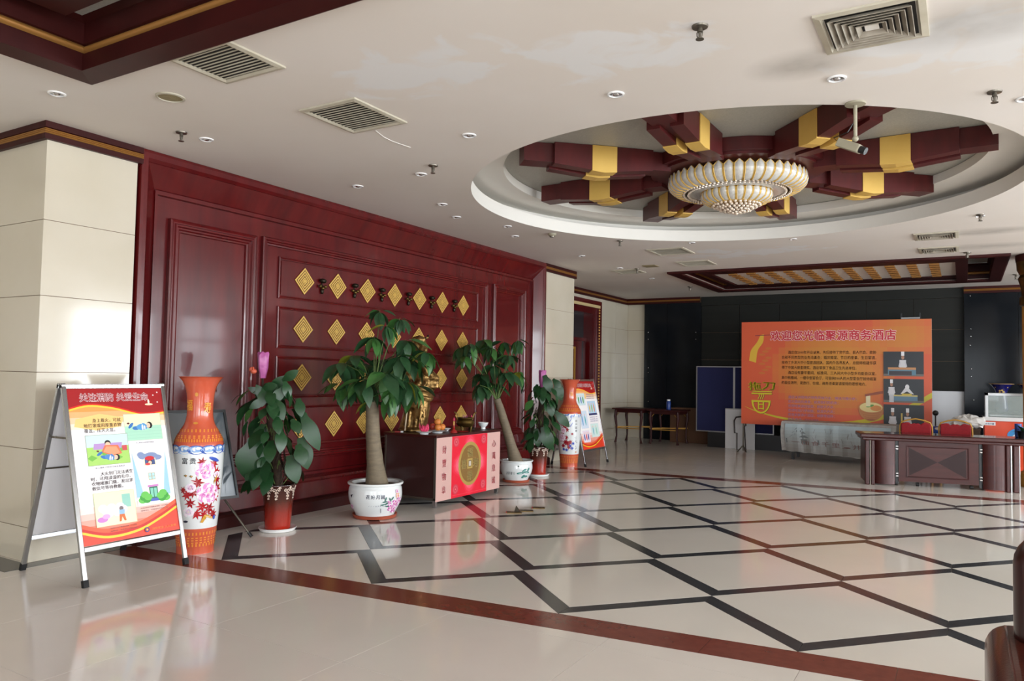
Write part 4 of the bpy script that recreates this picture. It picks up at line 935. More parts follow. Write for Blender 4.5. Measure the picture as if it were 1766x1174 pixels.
# ================================================================== PLANTS
def leaf_mesh(name, mt, L=1.0, w=.36, fold=.12, droop=.35, heart=False, n=8):
    mb = MB(); rows = []
    for k in range(n+1):
        t = k/n
        if heart: hw = w*(1.0*sin(min(1, t*1.9+.18)*pi*.5) if t < .43 else cos((t-.43)/.57*pi/2)**.8) if k < n else .0
        else: hw = w*.5*(sin(pi*min(.999, t**.8))**.9)
        x = L*(t-(.12 if heart and k == 0 else 0)); z = -droop*L*t*t
        rows.append([(x-(.10*L if heart and k == 0 else 0)*0, s*hw, z+fold*abs(s)*hw*(1 if not heart else .6)-(.1*hw*s*s if heart else 0)) for s in (-1, -.5, 0, .5, 1)])
    mb.sweep(rows, closed=False)
    if heart:   # lobes behind the stalk
        for s in (-1, 1):
            p = [(0, 0, 0)]+[(-.13*L*sin(pi*q/5), s*w*(.28+.0*q)*(1-cos(pi*q/5))/1.0*.9, -.01) for q in range(1, 6)]
            mb.add(p, [(0, i, i+1) if s > 0 else (0, i+1, i) for i in range(1, 5)])
    o = mb.build(name, mt, None, smooth=True, fix=False); COL.objects.unlink(o); return o
LF = {k: leaf_mesh('leaf', k, 1, .42, .25, .3) for k in ('leaf', 'leaf_light', 'leaf_yellow')}
LH = leaf_mesh('leaf', 'leaf_ivy', 1, .31, .2, .35, True)
LHL = leaf_mesh('leaf', 'leaf_light', 1, .31, .2, .35, True)
def place_leaf(src, parent, pos, d, size, roll=0, wscale=1):
    d = Vector(d).normalized(); y = Vector((0, 0, 1)).cross(d)
    if y.length < .05: y = Vector((1, 0, 0))
    y.normalize(); z = d.cross(y); R_ = Matrix((d, y, z)).transposed() @ Matrix.Rotation(roll, 3, 'X')
    o = bpy.data.objects.new('leaf', src.data); COL.objects.link(o); o.parent = parent; o.location = pos; o.rotation_euler = R_.to_euler(); o.scale = (size, size*wscale, size); return o
def bowl_pot(name, label, x, y, s, decor, saucer=True, group='round white porcelain flower pots'):
    t = thing(name, label, 'potted plant', (x, y, 0), 0, group)
    pf_ = [(q[0]*s, q[1]*s) for q in splinep([(.205, .0), (.215, .03), (.262, .12), (.284, .2), (.280, .28), (.268, .312), (.268, .322), (.292, .326), (.296, .345), (.286, .352)], 4)]
    z0 = .028 if saucer else 0
    if saucer: mb = MB(); mb.lathe([(.19*s, 0), (.225*s, .005), (.238*s, .04), (.228*s, .04), (.21*s, .02)], 40, cap=True); mb.build('saucer', 'terracotta', t, smooth=True)
    mb = MB(); mb.lathe([(r, z+z0) for r, z in pf_]+[(.25*s, .345*s+z0), (.245*s, .29*s+z0)], 48, cap=True); mb.build('pot', 'porcelain', t, smooth=True, fix=False)
    mb = MB(); mb.lathe([(.248*s, .31*s+z0), (.12*s, .325*s+z0), (.001, .325*s+z0)], 30, cap=False); mb.build('soil', 'soil', t, smooth=True)
    L_ = OnLathe((x, y), [(r, z+z0) for r, z in pf_]); pr = Print(lambda u, v, h: L_(u, v, h+.002), .00005); decor(pr, s, z0); pr.build('painted_decor', t, 'ink_glaze')
    return t
def dec_peony(pr, s, z0):
    for k, c in enumerate('花好月圆'): pr.text(c, -.075+.052*k-.02, .205+z0, .045, (40, 40, 70), .03)
    for k in range(8): pr.text('ノ' if k < 3 else '人', -.07+.024*k, .12+z0, .018, (70, 70, 110), 0)
    for a, b_, r, c in ((.17, .10, .045, 0), (.235, .14, .05, 0), (.21, .07, .04, 0), (.265, .225, .03, 1), (.15, .16, .022, 0), (.29, .17, .04, 0), (.25, .27, .02, 0)):
        flower(pr, a, b_+z0, r, (206, 90, 176) if not c else (226, 150, 60), (186, 60, 150) if not c else (206, 120, 40), 8)
    for a, b_, q in ((.12, .15, .6), (.1, .17, .2), (.13, .12, -.2), (.11, .2, 1.2), (.19, .2, .8), (.16, .19, 2), (.08, .14, .1)): pr.ell(a, b_+z0, .026, .007, (60, 110, 100), 8, q)
    pr.rect(.055, .05+z0, .06, .1+z0, (70, 70, 90)); flower(pr, -.29, .1+z0, .03, (206, 90, 176), (180, 60, 150))
    pr.poly([(-.3, .23+z0), (-.26, .24+z0), (-.28, .2+z0)], (60, 60, 70))
def dec_lotus(pr, s, z0):
    for a, b_, r, q in ((.06, .12, .055, .1), (.12, .16, .04, .5), (.16, .13, .05, -.1), (.1, .07, .035, .7), (.14, .07, .04, 0), (.19, .17, .03, .9)): pr.ell(a, b_+z0, r, .016, (50, 116, 110), 12, q); pr.ell(a, b_+z0+.003, r*.7, .007, (96, 160, 150), 10, q)
    pr.ell(.03, .22+z0, .012, .01, (40, 60, 60)); pr.rect(.1, .04+z0, .104, .16+z0, (50, 100, 96))
    for k in range(3): pr.text('川', -.15+.04*k, .1+z0, .05, (60, 64, 70), 0)
def money_tree(t, x, y, path, radii, clusters, leafL, z0):
    base = Vector((x, y, 0)); rr = random.Random(int(x*-100))
    pts = [camp(px, py, (x, y))-base for px, py in path]; pts[0].z = z0
    sp = []; n = len(pts)
    for i in range(n-1):
        for k in range(4): sp.append((pts[i].lerp(pts[i+1], k/4), lerp(radii[i], radii[i+1], k/4)))
    sp.append((pts[-1], radii[-1]))
    mb = MB(); mb.tube([p for p, r in sp], [r*(1+.04*rr.random()) for p, r in sp], 14); mb.build('trunk', 'bark', t, smooth=True)
    top = pts[-1]; br_ = MB()
    for (px, py, off, nl, sc) in clusters:
        if px < 830 and x < -5.5: off -= .3
        c = camp(px, py, (x, y), off)-base; mid = top.lerp(c, .5)+Vector((0, 0, .06))
        br_.tube([top-Vector((0, 0, .03)), mid, c], [.010, .005, .003], 6)
        a0 = rr.random()*6
        nl += 2
        for k in range(nl):
            a = a0+2*pi*k/nl+rr.uniform(-.2, .2); el = rr.uniform(-1.15, -.1)
            d = Vector((cos(a)*cos(el), sin(a)*cos(el), sin(el))); L_ = leafL*sc*rr.uniform(.75, 1.1)
            q = rr.random(); src = LF['leaf_yellow'] if q < .025 else (LF['leaf_light'] if q < .3 else LF['leaf'])
            place_leaf(src, t, c+d*.03, d, L_, rr.uniform(-.4, .4), 1.05)
    br_.build('branches', 'stem', t, smooth=True)
p2 = bowl_pot('money_tree', 'large potted tree with thick pale trunk in a white pot painted with pink peonies', -5.42, 6.28, 1.0, dec_peony)
cl = [(655, 535, .1, 6, .7), (690, 548, 0, 6, .7), (668, 560, -.1, 5, .7), (700, 585, .1, 6, .9), (645, 580, 0, 6, .85), (612, 612, .1, 6, 1), (590, 625, -.1, 6, 1), (628, 655, -.2, 7, 1.1), (655, 618, .2, 7, 1), (664, 642, -.25, 7, 1.1), (690, 612, 0, 7, 1), (715, 620, .15, 6, .9), (735, 605, .1, 6, .85), (700, 655, -.1, 7, 1), (675, 675, -.1, 6, .95), (605, 665, .15, 6, .95), (640, 690, .1, 5, .8), (715, 665, .2, 6, .9), (585, 660, .2, 5, .9), (690, 640, .35, 6, 1), (625, 625, .35, 6, 1)]
money_tree(p2, -5.42, 6.28, [(650, 838), (647, 800), (643, 750), (642, 700), (645, 672)], [.125, .088, .074, .066, .058], cl, .30, .33)
p3 = bowl_pot('money_tree', 'leaning potted tree in a white pot painted with green leaves, right of the altar', -5.56, 9.50, .82, dec_lotus)
cl = [(795, 597, .1, 6, .9), (812, 592, 0, 6, .9), (835, 585, .1, 6, .9), (848, 598, -.1, 6, .8), (868, 588, .1, 5, .8), (893, 585, 0, 6, .8), (803, 612, 0, 5, .8), (880, 612, -.1, 6, .9), (852, 628, .1, 6, 1), (832, 645, -.1, 6, 1), (828, 664, -.1, 6, .9), (872, 642, -.1, 6, 1), (893, 640, .1, 6, 1), (850, 660, .1, 6, 1), (862, 610, .2, 6, .9)]
money_tree(p3, -5.56, 9.50, [(890, 802), (882, 770), (872, 735), (863, 705), (857, 688)], [.105, .072, .062, .056, .05], cl, .29, .27)
def climber(name, label, x, y, sc, px0, px1, pytop, pybot, wrap, big, group):
    t = thing(name, label, 'potted plant', (x, y, 0), 0, group); base = Vector((x, y, 0)); rr = random.Random(int(px0))
    mb = MB(); mb.lathe([(.12*sc, 0), (.165*sc, .004), (.182*sc, .03), (.176*sc, .034), (.14*sc, .016)], 40); 
    mb.build('saucer', 'white_gloss', t, smooth=True)
    mb = MB(); mb.lathe([(r*sc, .016+z) for r, z in splinep([(.118, 0), (.122, .02), (.13, .15), (.14, .27), (.158, .38), (.168, .425), (.164, .43), (.15, .42), (.14, .38)], 4)], 40, cap=False); mb.build('pot', 'pot_glaze', t, smooth=True, fix=False)
    mb = MB(); mb.lathe([(.145*sc, .395), (.001, .41)], 24, cap=False); mb.build('soil', 'soil', t, smooth=True)
    prf = [(.12*sc, 0), (.13*sc, .166), (.14*sc, .286), (.158*sc, .396), (.169*sc, .445)]; L_ = OnLathe((x, y), prf); pr = Print(lambda u, v, h: L_(u, v, h+.003), .00005)
    def scroll(a, b_, r, s):
        for k in range(12): q = k*.55; pr.ell(a+s*cos(q)*r*(1-k/14), b_+sin(q)*r*(1-k/14), .0045, .0045, (226, 206, 190), 6, 0, k == 0)
    for a in (-.095, -.02, .085, .16):
        scroll(a-.02, .40, .018, 1); scroll(a+.022, .405, .018, -1); scroll(a, .375, .016, 1); scroll(a+.004, .345, .014, -1); scroll(a-.002, .318, .010, 1); scroll(a+.03, .425, .012, 1)
    pr.build('painted_decor', t, 'ink_glaze')
    tw = camp(wrap[0], wrap[1], (x, y))-base; topz = tw.z+.05
    def ax(z): f = max(0, (z-.4)/(tw.z-.4)); return Vector((tw.x*f, tw.y*f, 0))
    mb = MB(); mb.tube([ax(z)+Vector((0, 0, z)) for z in (.38, .6, .8, 1.0, 1.2, topz-.05)], [.045, .05, .05, .05, .045, .03], 10)
    for k in range(16): a = rr.random()*6; z = .42+rr.random()*(topz-.7); mb.tube([(cos(a)*.05, sin(a)*.05, z), (cos(a+.5)*.07, sin(a+.5)*.07, z+.08), (cos(a+1)*.05, sin(a+1)*.05, z+.17)], .007, 5)
    mb.build('moss_pole', 'dry_stem', t, smooth=True)
    v_ = MB()
    for k in range(34):
        a = rr.random()*6.28; z = lerp(.45, topz-.15, rr.random()); r = rr.uniform(.10, .17)
        v_.tube([ax(z)+Vector(q_) for q_ in ((cos(a)*.045, sin(a)*.045, z-.05), (cos(a)*r*.7, sin(a)*r*.7, z+.03), (cos(a)*r, sin(a)*r, z))], .004, 5)
    v_.build('stalks', 'stem', t, smooth=True, kind='stuff')
    cen = camp((px0+px1)/2, 700, (x, y))-base
    for k in range(big[0]):
        z = lerp(.50, topz-.03, (k+rr.random()*.7)/big[0]); a = rr.random()*6.28; ff = rr.uniform(.3, 1.0); r = .06+.19*ff
        pos = ax(z)+Vector((cos(a)*r, sin(a)*r, z)); el = rr.uniform(-1.1, -.35); d = Vector((cos(a)*cos(el), sin(a)*cos(el), sin(el)))
        place_leaf(LHL if rr.random() < .12 else LH, t, pos, d, rr.uniform(.12, .21)*big[1], rr.uniform(-.5, .5), 1.0)
    return t, base
def manual_leaves(t, base, x, y, L):
    for (px, py, tx, ty, off, w) in L:    # stalk end, tip
        a = camp(px, py, (x, y), off)-base; b_ = camp(tx, ty, (x, y), off-.06)-base; d = b_-a; s = d.length
        o = bpy.data.objects.new('leaf', LH.data); COL.objects.link(o); o.parent = t; dd = d.normalized(); vd = (CAM-(a+base)).normalized(); yy = vd.cross(dd).normalized(); zz = dd.cross(yy)
        o.rotation_euler = Matrix((dd, yy, zz)).transposed().to_euler(); o.location = a; o.scale = (s, s*w, s*.6)
GRP = 'climbing plants in tall red-brown glazed pots'
t1, b1 = climber('climbing_plant', 'near climbing plant with large glossy leaves in a red-brown glazed pot on white saucer', -5.72, 5.21, 1.0, 415, 545, 640, 835, (462, 660), (84, 1.0), GRP)
manual_leaves(t1, b1, -5.72, 5.21, [(440, 762, 428, 830, -.15, 1.35), (520, 760, 530, 808, -.1, 1.0), (470, 690, 488, 722, -.16, 1.1), (455, 690, 430, 704, -.12, .9), (524, 718, 550, 775, -.1, .7), (500, 790, 512, 832, -.12, 1.0), (515, 690, 520, 717, -.1, 1.0), (475, 705, 480, 715, -.16, 1.0), (488, 670, 470, 695, -.12, 1.0), (458, 690, 442, 664, -.05, .9), (468, 672, 492, 650, -.05, .9), (450, 678, 428, 668, .05, .8), (475, 668, 470, 700, -.08, 1.0), (455, 672, 452, 700, -.1, 1.0), (480, 690, 498, 668, -.02, .9), (490, 655, 512, 640, -.1, .9), (455, 670, 475, 664, -.1, 1), (448, 757, 440, 770, -.16, 1), (455, 790, 445, 806, -.14, 1.1), (430, 815, 424, 828, -.14, 1.0), (505, 725, 516, 745, -.15, 1.1), (515, 770, 524, 800, -.16, 1.2)])
t4, b4 = climber('climbing_plant', 'far climbing plant in a glazed pot, beside the far orange vase', -5.62, 10.27, .95, 905, 965, 640, 765, (936, 664), (80, .95), GRP)
manual_leaves(t4, b4, -5.62, 10.27, [(938, 740, 950, 775, -.15, 1.0), (960, 712, 982, 736, -.12, .8), (955, 655, 967, 668, -.1, 1), (940, 650, 950, 676, -.1, 1), (960, 660, 968, 690, -.1, .9), (948, 695, 952, 718, -.15, 1), (925, 742, 928, 770, -.1, 1)])
for tt, px, py, x, y, s in ((t1, 457, 652, -5.70, 5.22, 1.0), (t4, 935, 668, -5.62, 10.27, 1.05)):
    b_ = camp(px, py, (x, y), -.02)-Vector((x, y, 0)); mb = MB(); n = 14
    loops = []
    for z, r in ((0, .028), (.05, .036), (.10, .046), (.17, .052), (.235, .055), (.25, .045)): loops.append([(b_.x+s*r*(1+.13*sin(k*3.1+z*20))*cos(2*pi*k/n), b_.y+s*r*(1+.13*cos(k*2.3))*sin(2*pi*k/n), b_.z+z*s+(.012*sin(k*2.2) if z > .2 else 0)) for k in range(n)])
    mb.sweep(loops); o = mb.build('pink_paper_wrap', 'pink_wrap', tt, smooth=True)
    mb = MB(); mb.tube([(b_.x, b_.y, b_.z-.25), (b_.x, b_.y, b_.z+.05)], .012, 6); mb.build('support_stick', 'dry_stem', tt)
b_ = camp(440, 640, (-5.70, 5.22), -.05)-Vector((-5.70, 5.22, 0)); mb = MB()
for k in range(9): q = k*.7; mb.ball((b_.x+.022*cos(q)*k/9, b_.y+.022*sin(q)*k/9, b_.z+.003*k), (.022, .012, .022), 8, 6, Matrix.Rotation(q, 3, 'Z'))
mb.ball((b_.x+.01, b_.y, b_.z), (.032, .032, .026), 10, 6); mb.build('dried_rose', 'orange_rose', t1, smooth=True)
# ================================================================== ALTAR
AX0, AX1, AY0, AY1 = -5.95, -5.19, 7.05, 8.44
al = thing('altar_table', 'dark box altar table with red cloth front showing a big gold coin', 'altar', ((AX0+AX1)/2, (AY0+AY1)/2, 0)); ox, oy = (AX0+AX1)/2, (AY0+AY1)/2
hx, hy = (AX1-AX0)/2, (AY1-AY0)/2
MB().box(-hx, -hy, .09, hx-.006, hy, .80).build('cabinet_body', 'altar_side', al)
MB().box(-hx-.02, -hy-.015, .80, hx+.012, hy+.015, .83).build('table_top', 'wood_desk', al, bevel=.005)
for sx in (-1, 1):
    for sy in (-1, 1): a, b_ = sx*(hx-.03), sy*(hy-.03); MB().box(a-.02, b_-.02, 0, a+.02, b_+.02, .1).build('leg', 'steel', al)
mb = MB(); mb.box(-hx-.004, -hy-.006, .09, -hx+.02, -hy, .8).box(hx-.03, -hy-.006, .09, hx, -hy, .8).box(-hx, -hy-.006, .085, hx, -hy, .11); mb.build('metal_edging', 'dull_metal', al)
W_, Z0, Z1 = 2*hy, .07, .80
pr = Print(lambda u, v, h: (hx-.004+h, -hy+u, v), .00008, .001)
pr.rect(0, Z0, W_, Z1+.028, (206, 166, 158)); pr.rect(.31, Z0, W_-.31, Z1+.028, (222, 28, 52))
cu, cv = W_/2, (Z0+Z1)/2+.015
rays = [(1, .0), (0, 1)]
for k, c in ((1.0, (226, 40, 64)), (.9, (230, 62, 84)), (.8, (236, 92, 112)), (.68, (242, 130, 148)), (.58, (248, 176, 190))):
    a, b_ = .38*k, .38*k; pts = []
    for q in range(32): t_ = 2*pi*q/32; e_ = (abs(cos(t_))**1.6+abs(sin(t_))**1.6)**(-1/1.0); pts.append((cu+a*cos(t_)*min(1.0, (.62+.38*abs(cos(2*t_))**2)), cv+b_*sin(t_)*min(1, (.62+.38*abs(cos(2*t_))**2))))
    pr.poly(pts, c)
pr.ell(cu, cv, .245, .265, (168, 140, 74), 40); pr.ell(cu, cv, .205, .225, (130, 98, 50), 40); pr.rect(cu-.055, cv-.06, cu+.055, cv+.06, (176, 150, 84)); pr.rect(cu-.033, cv-.04, cu+.033, cv+.04, (112, 86, 44)); pr.rect(cu-.022, cv-.03, cu+.022, cv+.03, (196, 190, 176))
for s_, a, b_ in (('福', 0, .135), ('禄', 0, -.145), ('喜', -.125, 0), ('寿', .125, 0)): pr.text(s_, cu+a, cv+b_, .12, (190, 168, 104), .03, .115, center=True)
for a in (-.3, .3):
    for b_ in (-.28, .28): pr.ell(cu+a, cv+b_, .06, .06, (200, 60, 76), 20); pr.ell(cu+a, cv+b_, .045, .045, (212, 84, 96), 18); pr.ell(cu+a, cv+b_, .028, .028, (196, 56, 72), 14); pr.ell(cu+a, cv+b_, .01, .01, (226, 130, 130), 8)
for v in (Z0+.03, Z1-.005): pr.rect(.32, v, W_-.32, v+.003, (236, 96, 108))
for s_, u in (('財豐物阜', .155), ('心萬意诚', W_-.155)):
    for k, c in enumerate(s_):
        pr.text(c, u, .655-.155*k, .105, (246, 226, 222), .02, .09, center=True); pr.text(c, u, .655-.155*k, .1, (206, 40, 60), .015, .08, center=True)
pr.build('cloth_front', al)
AT = .83
# statue (one continuous surface)
def I(a, z, dep=0):     # statue coordinates: a = to the right as seen from the hall, z up from altar top, dep = away from viewer
    return (a*.859-dep*.513, a*.513+dep*.859, z)
SX, SY = -5.74, 7.42
st = thing('warrior_statue', 'golden statue of a bearded warrior in flowing robes standing on the altar', 'statue', (SX, SY, AT))
S_ = 1/839
def J(cx, cy, dep=0): return Vector(I((cx-330)*S_+.0, (1060-cy)*S_, dep))
mb = MB()
def tap(p, q, r0, r1, n=12, mid=None):
    p, q = Vector(p), Vector(q); N_ = 6; pts = [p.lerp(q, k/N_) for k in range(N_+1)]; mb.tube(pts, [lerp(r0, r1, k/N_) for k in range(N_+1)], n); mb.ball(p, r0*.98, n, 8); mb.ball(q, r1*.98, n, 8)
tap(J(215, 1030, .03), J(265, 760, .03), .085, .10); tap(J(165, 1030, .05), J(235, 820, .05), .05, .07); tap(J(330, 1020, -.02), J(350, 740, -.02), .09, .115); tap(J(375, 990, .02), J(385, 800, .02), .05, .07)
tap(J(270, 800, .0), J(300, 700), .10, .115); tap(J(300, 770), J(345, 680), .13, .125)
mb.ball(J(350, 650), (.14, .13, .13), 16, 12); mb.ball(J(362, 560), (.145, .12, .14), 16, 12); mb.ball(J(345, 480), (.15, .11, .09), 16, 12)
tap(J(315, 495, -.03), J(215, 505, -.06), .06, .05); tap(J(215, 505, -.06), J(110, 498, -.1), .045, .036); mb.ball(J(95, 490, -.11), .04, 10, 8)
mb.ball(J(185, 425, -.02), (.075, .05, .06), 12, 10); tap(J(185, 425, -.02), J(285, 450, 0), .05, .07)
tap(J(420, 465, .0), J(490, 520, -.02), .065, .055); tap(J(490, 520, -.02), J(480, 600, -.05), .05, .04); mb.ball(J(478, 560, -.06), (.05, .04, .05), 10, 8)
for k in range(4): tap(J(455, 540+22*k, -.09), J(522, 545+20*k, -.06), .014, .014, 8)
tap(J(350, 430), J(360, 300), .06, .045); mb.ball(J(362, 215), (.052, .055, .072), 14, 12); mb.ball(J(385, 225, -.03), (.025, .03, .04), 10, 8)
tap(J(305, 130, .03), J(285, 300, .04), .055, .045); tap(J(285, 300, .04), J(320, 440, .03), .045, .05)
mb.ball(J(325, 120), (.07, .06, .05), 12, 10); mb.ball(J(350, 155), (.055, .055, .04), 12, 8)
for q in range(7): z = 880-q*0; 
for q, (cx_, cy_, r) in enumerate([(350, 730, .128), (350, 712, .134), (350, 640, .142), (350, 620, .138)]):
    n = 22; loop = [J(cx_, cy_)+Vector(I(cos(2*pi*k/n)*r*1.02, .012*sin(3*2*pi*k/n), sin(2*pi*k/n)*r*.95)) for k in range(n+1)]; mb.tube(loop, .017, 7, cap=False)
for a, z0_, z1_, b_ in ((300, 1020, 800, -.09), (345, 1010, 790, -.125), (380, 1000, 800, -.09), (260, 1030, 820, -.06), (225, 1040, 840, -.06)): mb.tube([J(a, z0_, b_), J(a+12, (z0_+z1_)/2, b_-.015), J(a+18, z1_, b_)], [.02, .016, .01], 7)
for cx_, cy_, r in ((330, 560, .035), (395, 560, .04), (370, 600, .045), (310, 590, .04), (360, 870, .04), (330, 900, .03)): mb.ball(J(cx_, cy_, -.115), (r, r*.5, r), 10, 8)
for q in range(5): mb.ball(J(370+8*q, 108-3*q, -.02), .017, 8, 6)
mb.lathe([(.19, 0), (.19, .03), (.17, .045)], 24, (I(-.06, 0)[0], I(-.06, 0)[1], 0))
mb.v = [(x_, y_, max(z_, .002)) for x_, y_, z_ in mb.v]
body = mb.build('body', 'gold_leaf', st, smooth=True, fix=False)
rm = body.modifiers.new('remesh', 'REMESH'); rm.mode = 'VOXEL'; rm.voxel_size = .009; rm.use_smooth_shade = True
sm_ = body.modifiers.new('smooth', 'SMOOTH'); sm_.iterations = 3; sm_.factor = .5
mb = MB(); pts = [J(375, 270, -.06), J(372, 340, -.10), J(385, 400, -.13), (J(415, 455, -.12)), J(460, 490, -.08)]; mb.tube(pts, [.03, .042, .045, .05, .03], 12)
for k in range(7): o_ = (k-3)*.010; mb.tube([p+Vector((o_, .004*(k % 2), 0)) for p in pts], [.012, .016, .018, .016, .008], 6)
mb.build('beard', 'gold_leaf', st, smooth=True)
mb = MB(); mb.tube([J(250, 570, -.19), J(210, 1045, -.19)], .0095, 10); mb.build('white_staff', 'incense', st, smooth=True)
mb = MB(); mb.tube([J(400, 100), J(402, 80), J(412, 65)], [.004, .016, .003], 8); mb.ball(J(383, 105, -.02), .018, 8, 6); mb.build('headdress_feather', 'dark_bronze', st, smooth=True)
mb = MB(); mb.tube([J(260, 290, .06), J(240, 200, .07), J(270, 110, .06), J(320, 85, .04)], [.02, .04, .045, .02], 8); mb.build('head_ribbon', 'bronze', st, smooth=True)
def plate(label, x, y, r, z=AT):
    t = thing('plate', label, 'plate', (x, y, z), 0, 'offering plates on the altar'); mb = MB(); mb.lathe([(r*.5, 0), (r*.55, .012), (r*.9, .026), (r, .032), (r*.96, .034), (r*.5, .018), (.001, .016)], 32); mb.build('dish', 'porcelain', t, smooth=True); return t
plate('white plate holding the pink dragon fruit', -5.42, 7.11, .10)
plate('white plate holding the oranges', -5.42, 7.37, .12)
plate('small dish half behind the incense burner', -5.53, 7.70, .06)
t = thing('dragon_fruit', 'bright pink dragon fruit on a white plate', 'fruit', (-5.42, 7.11, AT+.022)); mb = MB(); mb.ball((0, 0, .04), (.045, .055, .04), 14, 10); mb.build('flesh', 'dragon', t, smooth=True)
mb = MB()
for k in range(14): a = k*2.4; z = .015+.05*(k/14); c = Vector((cos(a)*.045, sin(a)*.052, z)); mb.tube([c*.85, c*1.12+Vector((0, 0, .012)), c*1.2+Vector((0, 0, .03))], [.012, .008, .001], 5)
mb.build('scales', 'dragon', t, smooth=True)
for lab, dx, dy, dz, r, mt in (('reddish fruit on the left of the fruit plate', -.045, -.035, .06, .045, 'fruit_red'), ('orange fruit stacked on top of the fruit plate', .0, .0, .118, .042, 'fruit_orange'), ('orange fruit at the right of the fruit plate', .05, .025, .058, .042, 'fruit_orange'), ('orange fruit at the front of the fruit plate', .045, -.05, .056, .04, 'fruit_orange')):
    t = thing('orange_fruit', lab, 'fruit', (-5.42+dx, 7.37+dy, AT+dz-r+.014), 0, 'fruit piled on the plate'); mb = MB(); mb.ball((0, 0, r), (r, r, r*.94), 16, 12); mb.build('peel', mt, t, smooth=True); mb = MB(); mb.lathe([(.005, 0), (.004, .004)], 8, (0, 0, r*1.93)); mb.build('stem_end', 'stem', t)
t = thing('incense_burner', 'brass incense burner with two handles and short legs on the altar', 'incense burner', (-5.36, 7.87, AT))
mb = MB(); mb.lathe([(.001, .045), (.06, .048), (.10, .07), (.115, .10), (.105, .13), (.085, .14), (.092, .15), (.108, .16), (.105, .168), (.08, .165), (.07, .12), (.001, .11)], 36, cap=False); mb.build('bowl', 'bronze', t, smooth=True, fix=False)
for s in (-1, 1): mb = MB(); mb.tube([I(s*.085, .14), I(s*.10, .19), I(s*.12, .225), I(s*.14, .23)], .011, 8); mb.beam(I(s*.09, .15), I(s*.115, .22), .05, .012); mb.build('handle', 'bronze', t, smooth=True)
for k in range(3): a = 2*pi*k/3+.5; mb = MB(); mb.tube([(cos(a)*.07, sin(a)*.07, 0), (cos(a)*.075, sin(a)*.075, .06)], [.008, .014], 8); mb.build('leg', 'bronze', t, smooth=True)
mb = MB()
for k in range(3): mb.tube([I(-.02+.02*k, .12), I(-.025+.022*k, .20)], .003, 5)
mb.build('incense_sticks', 'pink_wrap', t)
def candle(label, x, y, red_base):  # last argument picks a red lacquer base instead of dark bronze
    t = thing('candle_holder', label, 'candle holder', (x, y, AT), 0, 'small candle holders on the altar'); mb = MB(); mb.lathe([(.045, 0), (.04, .02), (.02, .035), (.012, .05), (.018, .06), (.01, .075), (.012, .09)], 20); mb.build('base', 'red_lacquer' if red_base else 'dark_bronze', t, smooth=True)
    mb = MB(); mb.lathe([(.008, .085), (.008, .13), (.004, .14)], 10); mb.build('candle', 'gold', t, smooth=True); mb = MB(); mb.lathe([(.001, .135), (.012, .15), (.008, .168), (.001, .185)], 10); mb.build('bulb', 'dragon', t, smooth=True); return t
candle('small candle holder with pink bulb left of the incense burner', -5.30, 7.54, True); candle('small candle holder right of the incense burner', -5.44, 8.13, False)
t = thing('bowl', 'small white bowl at the right end of the altar', 'bowl', (-5.37, 8.30, AT)); mb = MB(); mb.lathe([(.03, 0), (.032, .015), (.028, .022), (.055, .05), (.07, .085), (.066, .086), (.045, .045), (.001, .035)], 32); mb.build('bowl_body', 'porcelain', t, smooth=True)
t = thing('tape_packet', 'small red and white packet lying at the left edge of the altar', 'packet', (-5.80, 7.12, AT), .5); MB().box(-.05, -.015, 0, .02, .015, .015).build('red_part', 'red_lacquer', t); MB().box(.02, -.015, 0, .05, .015, .018).build('white_part', 'white_gloss', t)
t = thing('fruit_tray', 'flat dark red tray under the incense burner edge', 'tray', (-5.30, 7.72, AT), .5); mb = MB(); mb.lathe([(.07, 0), (.085, .008), (.08, .01), (.06, .005)], 24, sx=1, sy=.6); mb.build('tray_dish', 'red_lacquer', t, smooth=True)
# small brass floor plates
for lab, px, py, lx, rz in (('brass floor plate with raised flap, nearest of three on the floor', 887, 884, .17, .15), ('brass floor plate in the middle of three on the floor', 908, 881, .15, .15), ('dark floor plate, farthest right of three on the floor', 929, 876, .14, .15)):
    q = onz(px, py, 0); t = thing('floor_plate', lab, 'floor plate', (q.x, q.y, 0), rz+.4, 'small metal plates lying on the floor')
    MB().box(-lx/2, -.05, .001, lx/2, .05, .008).build('plate_body', 'bronze', t); MB().box(-lx/2-.01, -.02, .001, -lx/2, .02, .014).build('hinge', 'red_lacquer', t)
    if px < 890: mb = MB(); mb.prism([(-.0, .0), (.07, .0), (.02, .07)], -.004, .004, lambda u, v, h: (u, .04+h, v+.006)); mb.build('flap', 'dark_bronze', t)
